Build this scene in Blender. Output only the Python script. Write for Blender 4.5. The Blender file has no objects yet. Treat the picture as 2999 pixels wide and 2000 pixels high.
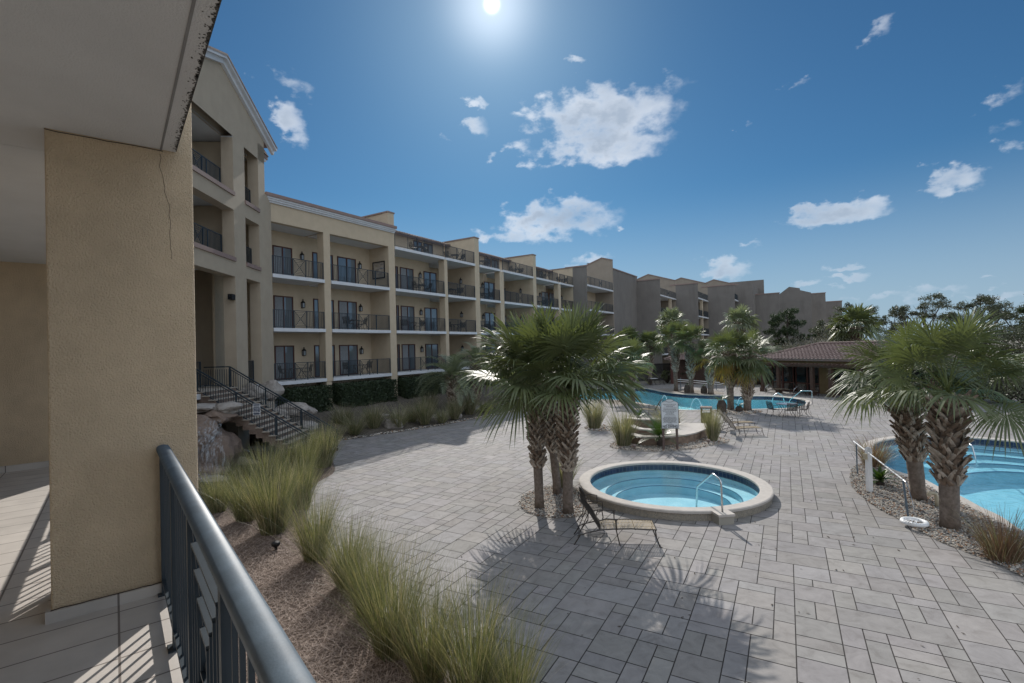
import bpy, math, random
from mathutils import Vector, Matrix, noise
R = math.radians
sc = bpy.context.scene
col = sc.collection
rnd = random.Random(7)

# ---------------------------------------------------------------- camera
CH = 4.55                       # eye height above the pool deck
PITCH, ROLL, FPX = 0.012013, -0.025967, 1453.76
_f = Vector((0, math.cos(PITCH), math.sin(PITCH)))
_r0 = Vector((1, 0, 0)); _u0 = _r0.cross(_f)
_r = _r0 * math.cos(ROLL) + _u0 * math.sin(ROLL)
_u = -_r0 * math.sin(ROLL) + _u0 * math.cos(ROLL)
cam = bpy.data.objects.new('camera', bpy.data.cameras.new('camera'))
col.objects.link(cam); sc.camera = cam
cam.matrix_world = Matrix(((_r.x, _u.x, -_f.x, 0), (_r.y, _u.y, -_f.y, 0), (_r.z, _u.z, -_f.z, CH), (0, 0, 0, 1)))
cam.data.sensor_width = 36; cam.data.lens = 36 * FPX / 2999
cam.data.clip_start = 0.05; cam.data.clip_end = 3000

def ray(px, py):
    return _f + _r * ((px - 1499.5) / FPX) + _u * ((1000 - py) / FPX)
def G(px, py, z=0.0):           # point of the plan at height z seen at px, py of the survey photo
    d = ray(px, py); t = (z - CH) / d.z
    return Vector((d.x * t, d.y * t, z))
def AT(px, py, Y):
    d = ray(px, py); t = Y / d.y
    return Vector((d.x * t, Y, CH + d.z * t))

# ---------------------------------------------------------------- sun and sky
FILL_CLOUD = 0.84
SUN_EL, SUN_AZ = R(34.9), R(-1.34)
sd = Vector((math.sin(SUN_AZ) * math.cos(SUN_EL), math.cos(SUN_AZ) * math.cos(SUN_EL), math.sin(SUN_EL)))
sl = bpy.data.lights.new('sun', 'SUN'); sl.energy = 3.9; sl.angle = R(0.53); sl.color = (1, 0.95, 0.88)
so = bpy.data.objects.new('sun', sl); col.objects.link(so)
so.rotation_euler = sd.to_track_quat('Z', 'Y').to_euler(); so.location = (0, 0, 60)

w = bpy.data.worlds.new('World'); sc.world = w; w.use_nodes = True
nt = w.node_tree; nt.nodes.clear(); N = nt.nodes.new; L = nt.links.new
def vm(op, a, b=None):
    n = N('ShaderNodeVectorMath'); n.operation = op
    for i, v in enumerate((a, b)):
        if v is None: continue
        if hasattr(v, 'node'): L(v, n.inputs[i])
        else: n.inputs[i].default_value = v
    return n.outputs['Value'] if op in ('DOT_PRODUCT', 'LENGTH') else n.outputs['Vector']
def mt(op, a, b=None, c=None, clamp=False):
    n = N('ShaderNodeMath'); n.operation = op; n.use_clamp = clamp
    for i, v in enumerate((a, b, c)):
        if v is None: continue
        if hasattr(v, 'node'): L(v, n.inputs[i])
        else: n.inputs[i].default_value = v
    return n.outputs[0]
def mixc(f, a, b, bt='MIX'):
    n = N('ShaderNodeMix'); n.data_type = 'RGBA'; n.blend_type = bt
    for s, v in ((n.inputs[0], f), (n.inputs[6], a), (n.inputs[7], b)):
        if hasattr(v, 'node'): L(v, s)
        elif isinstance(v, (int, float)): s.default_value = v
        else: s.default_value = (*v, 1)
    return n.outputs[2]
sky = N('ShaderNodeTexSky'); sky.sky_type = 'NISHITA'; sky.sun_disc = False
sky.sun_elevation = SUN_EL; sky.sun_rotation = SUN_AZ
sky.air_density = 1.0; sky.dust_density = 0.25; sky.ozone_density = 2.5; sky.altitude = 0
tc = N('ShaderNodeTexCoord'); D = tc.outputs['Generated']
# clouds: (px, py, half width, half height, weight) as seen on the survey photo, turned into sky directions
CL = [(1770, 330, 225, 85, 1.1), (1760, 425, 190, 65, 1.0), (1640, 330, 120, 45, .8), (1900, 270, 130, 40, .6),
      (1650, 640, 170, 60, 1.05), (1500, 690, 110, 25, .8), (850, 360, 48, 70, .95), (830, 240, 75, 38, .62), (905, 265, 40, 35, .5),
      (1400, 370, 34, 30, .62), (1410, 300, 36, 14, .6), (1540, 430, 50, 28, .55), (1700, 185, 32, 16, .62), (1300, 410, 30, 12, .55), (1440, 455, 25, 10, .5),
      (2445, 625, 175, 34, 1.05), (2785, 520, 95, 40, 1.0), (2120, 790, 75, 30, 1.0), (2585, 75, 40, 45, .6), (2350, 242, 42, 14, .62),
      (2475, 775, 70, 13, .95), (2490, 812, 62, 14, .9), (2355, 828, 60, 14, .85), (2440, 842, 36, 8, .7), (2885, 817, 34, 10, .8),
      (2960, 260, 60, 40, .55), (2930, 375, 60, 25, .5), (2970, 430, 50, 20, .45), (1730, 755, 70, 16, .7), (1700, 765, 40, 22, .6),
      (2760, 850, 120, 14, .6), (2620, 868, 130, 12, .6), (2950, 865, 110, 14, .6), (2500, 880, 120, 10, .5), (2180, 365, 22, 12, .55), (2200, 715, 30, 8, .5), (1845, 665, 20, 9, .5)]
nz = N('ShaderNodeTexNoise'); nz.inputs['Scale'].default_value = 7; nz.inputs['Detail'].default_value = 9; nz.inputs['Roughness'].default_value = .62
L(vm('MULTIPLY', D, (1, 1, 1.9)), nz.inputs['Vector'])
nz2 = N('ShaderNodeTexNoise'); nz2.inputs['Scale'].default_value = 26; nz2.inputs['Detail'].default_value = 8; nz2.inputs['Roughness'].default_value = .54
L(vm('MULTIPLY', D, (1, 1, 1.6)), nz2.inputs['Vector'])
warp = vm('MULTIPLY', vm('SUBTRACT', nz2.outputs['Color'], (.5, .5, .5)), (.085, .085, .06))
Dw = vm('ADD', D, warp)
tot = None; core = None
for (px, py, a, b, wt) in CL:
    c = ray(px, py).normalized()
    ax = ray(px + a, py).normalized() - c; ay = ray(px, py - b).normalized() - c
    u = ax / ax.length_squared; v = ay / ay.length_squared
    dv = vm('SUBTRACT', Dw, tuple(c))
    du = vm('DOT_PRODUCT', dv, tuple(u)); dw = vm('DOT_PRODUCT', dv, tuple(v))
    r2 = mt('ADD', mt('MULTIPLY', du, du), mt('MULTIPLY', dw, dw))
    e = mt('MULTIPLY', mt('SUBTRACT', 1.0, mt('MULTIPLY', r2, .62), clamp=True), wt)
    tot = e if tot is None else mt('MAXIMUM', tot, e)
nz3 = N('ShaderNodeTexNoise'); nz3.inputs['Scale'].default_value = 11; nz3.inputs['Detail'].default_value = 5; L(vm('MULTIPLY', D, (1, 1, 1.7)), nz3.inputs['Vector'])
den = mt('ADD', mt('MULTIPLY', tot, 1.12), mt('ADD', mt('MULTIPLY', mt('SUBTRACT', nz2.outputs['Fac'], .5), 2.2), mt('MULTIPLY', mt('SUBTRACT', nz3.outputs['Fac'], .5), 1.0)))
den = mt('MULTIPLY', den, mt('GREATER_THAN', tot, 0.001))
n = N('ShaderNodeMapRange'); n.interpolation_type = 'SMOOTHSTEP'; L(den, n.inputs[0])
n.inputs[1].default_value = .26; n.inputs[2].default_value = 1.42; dens = n.outputs[0]
n = N('ShaderNodeMapRange'); n.interpolation_type = 'SMOOTHSTEP'; L(mt('ADD', tot, mt('MULTIPLY', mt('SUBTRACT', nz2.outputs['Fac'], .5), 1.7)), n.inputs[0])
n.inputs[1].default_value = .50; n.inputs[2].default_value = 1.25; shade = n.outputs[0]
ccol = mixc(shade, (.86, .89, .94), (.36, .43, .53))
skyc = mixc(1.0, sky.outputs[0], (.0215, .0410, .0520), 'MULTIPLY')
# aureole round the sun (the air glows near it)
sdot = mt('MAXIMUM', vm('DOT_PRODUCT', D, tuple(sd)), 0.0)
g1 = mt('MULTIPLY', mt('POWER', sdot, 42000.0), 9.0)
g2 = mt('MULTIPLY', mt('POWER', sdot, 500.0), 0.42)
g3 = mt('MULTIPLY', mt('POWER', sdot, 60.0), 0.10)
glow = mt('ADD', mt('ADD', g1, g2), g3)
gc = N('ShaderNodeCombineColor'); L(glow, gc.inputs[0]); L(glow, gc.inputs[1]); L(glow, gc.inputs[2])
sk = mixc(mt('MULTIPLY', dens, .93), skyc, ccol)
# unseen bright cloud bank, added overhead and behind the viewer as fill light
sx = N('ShaderNodeSeparateXYZ'); L(D, sx.inputs[0])
def sstep(v, a, b):
    q = N('ShaderNodeMapRange'); q.interpolation_type = 'SMOOTHSTEP'; L(v, q.inputs[0]); q.inputs[1].default_value = a; q.inputs[2].default_value = b; return q.outputs[0]
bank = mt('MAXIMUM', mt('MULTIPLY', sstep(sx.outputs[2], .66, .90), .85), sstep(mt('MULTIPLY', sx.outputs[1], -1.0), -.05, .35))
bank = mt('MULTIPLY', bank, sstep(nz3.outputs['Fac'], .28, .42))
bcol = mixc(nz.outputs['Fac'], (FILL_CLOUD * .78, FILL_CLOUD * .88, FILL_CLOUD * 1.02), (FILL_CLOUD * 1.02, FILL_CLOUD * 1.12, FILL_CLOUD * 1.25))
sk = mixc(mt('MULTIPLY', sstep(mt('MULTIPLY', sx.outputs[2], -1.0), -.30, .0), .80), sk, (.33, .43, .55))
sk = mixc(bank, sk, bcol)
fin = mixc(1.0, sk, gc.outputs[0], 'ADD')
bg = N('ShaderNodeBackground'); L(fin, bg.inputs[0]); bg.inputs[1].default_value = 1.0
wo = N('ShaderNodeOutputWorld'); L(bg.outputs[0], wo.inputs[0])
sc.view_settings.view_transform = 'Standard'; sc.view_settings.look = 'None'
sc.view_settings.exposure = 0.22; sc.view_settings.gamma = 1.0
sc.render.engine = 'CYCLES'
sc.cycles.max_bounces = 8; sc.cycles.transparent_max_bounces = 16

# ---------------------------------------------------------------- materials
def MAT(name, base, rough=.8, var=.12, scale=3.0, bump=0.0, bscale=40.0, spec=.3, metal=0.0, col2=None, transl=0.0, detail=5, stain=0.0, coat=0.0):
    m = bpy.data.materials.new(name); m.use_nodes = True
    t = m.node_tree; nn = t.nodes.new; ll = t.links.new
    b = t.nodes['Principled BSDF']
    b.inputs['Roughness'].default_value = rough; b.inputs['Metallic'].default_value = metal
    b.inputs['Specular IOR Level'].default_value = spec
    b.inputs['Coat Weight'].default_value = coat; b.inputs['Coat Roughness'].default_value = .12
    tcn = nn('ShaderNodeTexCoord')
    no = nn('ShaderNodeTexNoise'); no.inputs['Scale'].default_value = scale; no.inputs['Detail'].default_value = detail; no.inputs['Roughness'].default_value = .6
    ll(tcn.outputs['Object'], no.inputs['Vector'])
    rp = nn('ShaderNodeValToRGB')
    c2 = col2 or tuple(c * (1 + var) for c in base); c1 = tuple(c * (1 - var) for c in base) if col2 is None else base
    rp.color_ramp.elements[0].color = (*c1, 1); rp.color_ramp.elements[0].position = .3
    rp.color_ramp.elements[1].color = (*c2, 1); rp.color_ramp.elements[1].position = .7
    ll(no.outputs['Fac'], rp.inputs[0]); out = rp.outputs[0]
    if stain:
        s = nn('ShaderNodeTexNoise'); s.inputs['Scale'].default_value = .5; s.inputs['Detail'].default_value = 8; s.inputs['Roughness'].default_value = .7
        mp = nn('ShaderNodeMapping'); mp.inputs['Scale'].default_value = (1.6, 1.6, .35); ll(tcn.outputs['Object'], mp.inputs[0]); ll(mp.outputs[0], s.inputs['Vector'])
        mr = nn('ShaderNodeMapRange'); mr.inputs[1].default_value = .5; mr.inputs[2].default_value = .75; mr.inputs[4].default_value = stain; ll(s.outputs['Fac'], mr.inputs[0])
        mx = nn('ShaderNodeMix'); mx.data_type = 'RGBA'; ll(mr.outputs[0], mx.inputs[0]); ll(out, mx.inputs[6]); mx.inputs[7].default_value = (*[c * .55 for c in base], 1)
        out = mx.outputs[2]
    ll(out, b.inputs['Base Color'])
    if bump:
        bn = nn('ShaderNodeTexNoise'); bn.inputs['Scale'].default_value = bscale; bn.inputs['Detail'].default_value = 3
        ll(tcn.outputs['Object'], bn.inputs['Vector'])
        bp = nn('ShaderNodeBump'); bp.inputs['Strength'].default_value = bump; bp.inputs['Distance'].default_value = .02
        ll(bn.outputs['Fac'], bp.inputs['Height']); ll(bp.outputs[0], b.inputs['Normal'])
    if transl:
        tr = nn('ShaderNodeBsdfTranslucent'); ms = nn('ShaderNodeMixShader'); ms.inputs[0].default_value = transl
        g = nn('ShaderNodeMix'); g.data_type = 'RGBA'; g.blend_type = 'MULTIPLY'; g.inputs[0].default_value = 1
        ll(out, g.inputs[6]); g.inputs[7].default_value = (1.45, 1.5, .75, 1); ll(g.outputs[2], tr.inputs[0])
        ll(b.outputs[0], ms.inputs[1]); ll(tr.outputs[0], ms.inputs[2]); ll(ms.outputs[0], t.nodes['Material Output'].inputs[0])
    return m
M = {}
M['stucco'] = MAT('stucco', (.50, .415, .305), .92, .06, 2, .35, 60, stain=.12)
M['stucco_near'] = MAT('stucco_near', (.62, .495, .345), .93, .10, 3, .9, 95, stain=.25)
M['soffit'] = MAT('soffit', (.60, .605, .61), .95, .04, 2, .35, 120)
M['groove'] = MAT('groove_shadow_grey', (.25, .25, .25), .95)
M['white'] = MAT('white_trim', (.60, .62, .65), .7, .06, 3, stain=.25)
M['tan_stucco'] = MAT('tan_stucco', (.41, .345, .265), .93, .06, 1.5, .3, 60, stain=.15)
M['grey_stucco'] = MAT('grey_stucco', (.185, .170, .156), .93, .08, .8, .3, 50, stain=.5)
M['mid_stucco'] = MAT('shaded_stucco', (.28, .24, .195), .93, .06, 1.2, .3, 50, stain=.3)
M['mauve_trim'] = MAT('mauve_trim', (.26, .19, .17), .7, .08, 3)
M['metal'] = MAT('blue_black_metal', (.022, .034, .045), .42, .1, 8, spec=.5)
M['rail_metal'] = MAT('weathered_rail_paint', (.088, .120, .150), .50, .22, 9, .04, 160, spec=.5, detail=10)
M['brownframe'] = MAT('maroon_frame', (.085, .035, .028), .5, .1, 5)
M['darkwood'] = MAT('dark_wood', (.085, .052, .040), .7, .25, 6, .3, 30)
M['sling'] = MAT('sling_fabric', (.30, .24, .16), .8, .1, 40)
M['chairframe'] = MAT('bronze_frame', (.035, .028, .024), .38, .15, 10, spec=.5)
M['steel'] = MAT('steel', (.62, .64, .66), .25, .05, 5, metal=1)
M['plastic'] = MAT('white_plastic', (.78, .79, .80), .45, .05, 5, spec=.5)
M['terracotta'] = MAT('roof_tile', (.15, .105, .092), .8, .3, 4, .3, 20, col2=(.26, .195, .175))
M['greytile'] = MAT('weathered_tile', (.15, .115, .10), .8, .3, 4, .3, 20, col2=(.24, .19, .175))
M['joint'] = MAT('paver_joint', (.055, .05, .047), .95, .2, 10)
M['coping'] = MAT('coping_stone', (.43, .395, .36), .8, .1, 6, .25, 60, stain=.1)
M['mosaic'] = None
M['mulch'] = MAT('pine_straw_bed', (.075, .052, .042), .95, .4, 18, .9, 90, col2=(.19, .145, .12), detail=8)
M['straw'] = MAT('pine_straw', (.17, .125, .10), .85, .3, 20, col2=(.42, .345, .30))
M['gravel'] = MAT('gravel_bed', (.14, .12, .10), .95, .4, 40, .9, 60, col2=(.36, .32, .28))
M['soil'] = MAT('garden_soil', (.06, .05, .04), .95, .4, 6, .8, 30, col2=(.15, .13, .11))
M['rock'] = MAT('rock', (.19, .16, .135), .85, .3, 2.5, .9, 9, col2=(.40, .375, .35), detail=9)
M['redrock'] = MAT('red_rock', (.12, .085, .065), .7, .3, 2.0, .9, 8, col2=(.25, .19, .155), detail=9)
M['flag'] = MAT('stair_stone', (.36, .32, .27), .85, .15, 3, .4, 20)
M['sand'] = MAT('scrub_ground', (.16, .145, .12), .95, .3, .15, .5, 3, col2=(.27, .25, .21))
M['trunk'] = MAT('palm_trunk', (.10, .078, .062), .9, .35, 9, .8, 25, col2=(.24, .195, .165))
M['boot'] = MAT('palm_boot', (.20, .16, .125), .85, .3, 5, .6, 40, col2=(.50, .43, .36))
M['boot2'] = MAT('palm_boot_brown', (.10, .072, .052), .85, .3, 6, .6, 40, col2=(.24, .175, .13))
M['bark'] = MAT('pine_bark', (.075, .06, .05), .95, .3, 8, .8, 25)
M['palm_leaf'] = MAT('palm_leaf', (.078, .098, .048), .48, .3, 1.3, spec=.55, transl=.26, col2=(.120, .140, .062))
M['palm_blue'] = MAT('palm_leaf_grey', (.14, .165, .115), .45, .25, 1.3, spec=.5, transl=.25, col2=(.22, .25, .17))
M['palm_old'] = MAT('palm_leaf_yellow', (.20, .16, .035), .5, .3, 2, transl=.3, col2=(.27, .17, .05))
M['petiole'] = MAT('palm_stalk', (.13, .16, .05), .45, .2, 4, spec=.5)
M['grass_g'] = MAT('grass_green', (.085, .104, .054), .45, .3, 3, spec=.45, transl=.30, col2=(.155, .168, .09))
M['grass_y'] = MAT('grass_gold', (.155, .155, .080), .45, .25, 3, spec=.45, transl=.30, col2=(.25, .24, .14))
M['grass_s'] = MAT('grass_straw', (.28, .24, .165), .4, .25, 3, spec=.6, transl=.25, col2=(.42, .38, .29))
M['grass_b'] = MAT('grass_russet', (.15, .085, .06), .6, .25, 3, spec=.4, transl=.25, col2=(.25, .16, .11))
M['cycad'] = MAT('cycad_leaf', (.045, .085, .018), .35, .25, 3, spec=.6, transl=.25)
M['hedge'] = MAT('hedge_leaf', (.042, .062, .032), .5, .35, 4, spec=.4, transl=.15)
M['pine'] = MAT('pine_needles', (.030, .050, .026), .6, .35, 1, transl=.15, col2=(.055, .078, .040))
M['oak'] = MAT('scrub_oak_leaf', (.055, .066, .042), .5, .35, 1, transl=.15, col2=(.11, .12, .085))
M['scrub'] = MAT('grey_scrub', (.13, .125, .10), .8, .3, 1, transl=.1, col2=(.22, .21, .18))
M['black'] = MAT('black_paint', (.012, .012, .014), .5, .1, 5)
M['navy'] = MAT('navy_paint', (.012, .02, .06), .5, .1, 5)
M['signface'] = MAT('sign_face', (.56, .58, .60), .6, .03, 4)
M['signpost'] = MAT('sign_post_wood', (.12, .085, .075), .85, .2, 10, .3, 40)
M['bin'] = MAT('bin_olive', (.16, .15, .065), .7, .15, 6, .2, 30)
M['towel'] = MAT('table_glass_top', (.55, .60, .66), .25, .04, 5, spec=.6)
M['curtain'] = MAT('curtain', (.26, .28, .30), .9, .15, 12)
M['intdark'] = MAT('room_dark', (.02, .022, .025), .9, .2, 2)
M['tanwall'] = MAT('cabana_wall', (.20, .145, .075), .9, .08, 3, .2, 40)
M['lanternglass'] = MAT('lantern_glass', (.30, .33, .36), .15, .05, 5, spec=.7)
M['cap'] = MAT('beige_pvc', (.48, .42, .31), .5, .08, 4)

def nodes(name):
    m = bpy.data.materials.new(name); m.use_nodes = True; t = m.node_tree
    return m, t, t.nodes.new, t.links.new, t.nodes['Principled BSDF']
# pavers: tone from a per-face attribute, veins and pits from noise
m, t, nn, ll, b = nodes('paver_stone'); M['paver'] = m
b.inputs['Roughness'].default_value = .8; b.inputs['Specular IOR Level'].default_value = .2
tcn = nn('ShaderNodeTexCoord'); at = nn('ShaderNodeAttribute'); at.attribute_name = 'tone'
n1 = nn('ShaderNodeTexNoise'); n1.inputs['Scale'].default_value = 3.2; n1.inputs['Detail'].default_value = 11; n1.inputs['Roughness'].default_value = .68; n1.inputs['Distortion'].default_value = .7
ll(tcn.outputs['Object'], n1.inputs['Vector'])
rp = nn('ShaderNodeValToRGB'); e = rp.color_ramp.elements
e[0].position = .34; e[0].color = (.20, .187, .178, 1); e[1].position = .46; e[1].color = (.240, .227, .219, 1)
x = rp.color_ramp.elements.new(.70); x.color = (.290, .275, .265, 1)
ll(n1.outputs['Fac'], rp.inputs[0])
n2 = nn('ShaderNodeTexNoise'); n2.inputs['Scale'].default_value = 38; n2.inputs['Detail'].default_value = 6; n2.inputs['Roughness'].default_value = .75
ll(tcn.outputs['Object'], n2.inputs['Vector'])
mr = nn('ShaderNodeMapRange'); mr.inputs[1].default_value = .60; mr.inputs[2].default_value = .72; ll(n2.outputs['Fac'], mr.inputs[0])
n3 = nn('ShaderNodeTexNoise'); n3.inputs['Scale'].default_value = 1.1; n3.inputs['Detail'].default_value = 4; ll(tcn.outputs['Object'], n3.inputs['Vector'])
mr3 = nn('ShaderNodeMapRange'); mr3.inputs[1].default_value = .42; mr3.inputs[2].default_value = .66; mr3.inputs[4].default_value = .7; ll(n3.outputs['Fac'], mr3.inputs[0])
mu = nn('ShaderNodeMath'); mu.operation = 'MULTIPLY'; ll(mr.outputs[0], mu.inputs[0]); ll(mr3.outputs[0], mu.inputs[1])
mx = nn('ShaderNodeMix'); mx.data_type = 'RGBA'; ll(mu.outputs[0], mx.inputs[0]); ll(rp.outputs[0], mx.inputs[6]); mx.inputs[7].default_value = (.10, .095, .092, 1)
tm = nn('ShaderNodeMix'); tm.data_type = 'RGBA'; tm.blend_type = 'MULTIPLY'; tm.inputs[0].default_value = 1; ll(mx.outputs[2], tm.inputs[6]); ll(at.outputs['Color'], tm.inputs[7])
ll(tm.outputs[2], b.inputs['Base Color'])
bp = nn('ShaderNodeBump'); bp.inputs['Strength'].default_value = .35; bp.inputs['Distance'].default_value = .01; ll(n1.outputs['Fac'], bp.inputs['Height']); ll(bp.outputs[0], b.inputs['Normal'])
# balcony tiles, mosaic bands: brick texture
def brickmat(name, c1, c2, mortar, bw, bh, ms, off=.0, rough=.5, scale=1.0, bump=.2, coord='Object'):
    m, t, nn, ll, b = nodes(name); tcn = nn('ShaderNodeTexCoord'); br = nn('ShaderNodeTexBrick')
    br.inputs['Color1'].default_value = (*c1, 1); br.inputs['Color2'].default_value = (*c2, 1); br.inputs['Mortar'].default_value = (*mortar, 1)
    br.inputs['Scale'].default_value = scale; br.inputs['Mortar Size'].default_value = ms; br.inputs['Brick Width'].default_value = bw; br.inputs['Row Height'].default_value = bh; br.offset = off
    ll(tcn.outputs[coord], br.inputs['Vector'])
    no = nn('ShaderNodeTexNoise'); no.inputs['Scale'].default_value = 5; no.inputs['Detail'].default_value = 8; ll(tcn.outputs[coord], no.inputs['Vector'])
    rp = nn('ShaderNodeMapRange'); rp.inputs[3].default_value = .78; rp.inputs[4].default_value = 1.2; ll(no.outputs['Fac'], rp.inputs[0])
    mx = nn('ShaderNodeMix'); mx.data_type = 'RGBA'; mx.blend_type = 'MULTIPLY'; mx.inputs[0].default_value = 1; ll(br.outputs[0], mx.inputs[6]); ll(rp.outputs[0], mx.inputs[7])
    ll(mx.outputs[2], b.inputs['Base Color']); b.inputs['Roughness'].default_value = rough
    bp = nn('ShaderNodeBump'); bp.invert = True; bp.inputs['Strength'].default_value = bump; bp.inputs['Distance'].default_value = .01; ll(br.outputs['Fac'], bp.inputs['Height']); ll(bp.outputs[0], b.inputs['Normal'])
    return m
M['tile'] = brickmat('balcony_tile', (.50, .465, .43), (.55, .51, .47), (.17, .145, .13), .62, .31, .006, off=0)
M['mosaic'] = brickmat('tub_mosaic', (.32, .27, .20), (.15, .13, .11), (.30, .28, .24), .03, .03, .004, coord='UV')
M['blueband'] = brickmat('waterline_tile', (.010, .018, .05), (.02, .035, .085), (.10, .11, .13), .15, .15, .008, coord='UV', rough=.2)
M['fieldstone'] = MAT('fieldstone', (.12, .085, .065), .9, .5, 5, 1.0, 9, col2=(.30, .22, .165), detail=7)
# plaster under water and the water sheet
def plaster(name, c1, c2, sc_=9):
    m, t, nn, ll, b = nodes(name); tcn = nn('ShaderNodeTexCoord')
    vo = nn('ShaderNodeTexVoronoi'); vo.feature = 'DISTANCE_TO_EDGE'; vo.inputs['Scale'].default_value = sc_
    no = nn('ShaderNodeTexNoise'); no.inputs['Scale'].default_value = 2.2; no.inputs['Detail'].default_value = 4
    ll(tcn.outputs['Object'], no.inputs['Vector']); ll(tcn.outputs['Object'], vo.inputs['Vector'])
    rp = nn('ShaderNodeValToRGB'); rp.color_ramp.elements[0].color = (*c1, 1); rp.color_ramp.elements[1].color = (*c2, 1)
    rp.color_ramp.elements[0].position = .35; rp.color_ramp.elements[1].position = .65
    ll(no.outputs['Fac'], rp.inputs[0]); ll(rp.outputs[0], b.inputs['Base Color']); b.inputs['Roughness'].default_value = .8
    return m
M['plaster'] = plaster('pool_plaster', (.22, .47, .56), (.29, .55, .64))
M['plaster_main'] = plaster('deep_pool_plaster', (.34, .78, .88), (.44, .86, .94))
M['plaster_tub'] = plaster('tub_plaster', (.27, .52, .60), (.35, .60, .67))
M['plaster_edge'] = MAT('step_edge_tile', (.03, .12, .20), .5)
def water(name, tint, gl=.11, bscale=14, bstr=.12):
    m = bpy.data.materials.new(name); m.use_nodes = True; t = m.node_tree; t.nodes.clear(); nn = t.nodes.new; ll = t.links.new
    tr = nn('ShaderNodeBsdfTransparent'); tr.inputs[0].default_value = (*tint, 1)
    gs = nn('ShaderNodeBsdfGlossy'); gs.inputs['Roughness'].default_value = .04; gs.inputs[0].default_value = (1, 1, 1, 1)
    fr = nn('ShaderNodeFresnel'); fr.inputs[0].default_value = 1.33
    tcn = nn('ShaderNodeTexCoord'); no = nn('ShaderNodeTexNoise'); no.inputs['Scale'].default_value = bscale; no.inputs['Detail'].default_value = 4; no.inputs['Distortion'].default_value = .6
    ll(tcn.outputs['Object'], no.inputs['Vector'])
    bp = nn('ShaderNodeBump'); bp.inputs['Strength'].default_value = bstr; bp.inputs['Distance'].default_value = .05; ll(no.outputs['Fac'], bp.inputs['Height'])
    ll(bp.outputs[0], gs.inputs['Normal']); ll(bp.outputs[0], fr.inputs['Normal'])
    ge = nn('ShaderNodeNewGeometry'); iv = nn('ShaderNodeMath'); iv.operation = 'SUBTRACT'; iv.inputs[0].default_value = 1; ll(ge.outputs['Backfacing'], iv.inputs[1]); mu = nn('ShaderNodeMath'); mu.operation = 'MULTIPLY'; ll(fr.outputs[0], mu.inputs[0]); ll(iv.outputs[0], mu.inputs[1])
    ms = nn('ShaderNodeMixShader'); ll(mu.outputs[0], ms.inputs[0]); ll(tr.outputs[0], ms.inputs[1]); ll(gs.outputs[0], ms.inputs[2])
    o = nn('ShaderNodeOutputMaterial'); ll(ms.outputs[0], o.inputs[0]); return m
M['water'] = water('pool_water', (.80, .95, .97), bscale=5, bstr=.35)
M['water_tub'] = water('tub_water', (.90, .98, .99), bscale=11, bstr=.12)
M['pond'] = water('pond_water', (.25, .32, .33), bscale=6, bstr=.5)
# window glass: dark mirror
m, t, nn, ll, b = nodes('window_glass'); M['glass'] = m
b.inputs['Base Color'].default_value = (.03, .045, .055, 1); b.inputs['Roughness'].default_value = .03; b.inputs['Specular IOR Level'].default_value = 1.0; b.inputs['Metallic'].default_value = .35
b.inputs['Base Color'].default_value = (.16, .20, .24, 1)
# falling water: thin streaky white sheets
m = bpy.data.materials.new('falling_water'); m.use_nodes = True; t = m.node_tree; nn = t.nodes.new; ll = t.links.new; b = t.nodes['Principled BSDF']; M['fall'] = m
b.inputs['Base Color'].default_value = (.62, .70, .78, 1); b.inputs['Roughness'].default_value = .25
tcn = nn('ShaderNodeTexCoord'); mp = nn('ShaderNodeMapping'); mp.inputs['Scale'].default_value = (9, 9, 1.1); ll(tcn.outputs['Object'], mp.inputs[0])
no = nn('ShaderNodeTexNoise'); no.inputs['Scale'].default_value = 2; no.inputs['Detail'].default_value = 7; ll(mp.outputs[0], no.inputs['Vector'])
mr = nn('ShaderNodeMapRange'); mr.inputs[1].default_value = .46; mr.inputs[2].default_value = .74; mr.inputs[4].default_value = .42; ll(no.outputs['Fac'], mr.inputs[0]); ll(mr.outputs[0], b.inputs['Alpha'])

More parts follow.
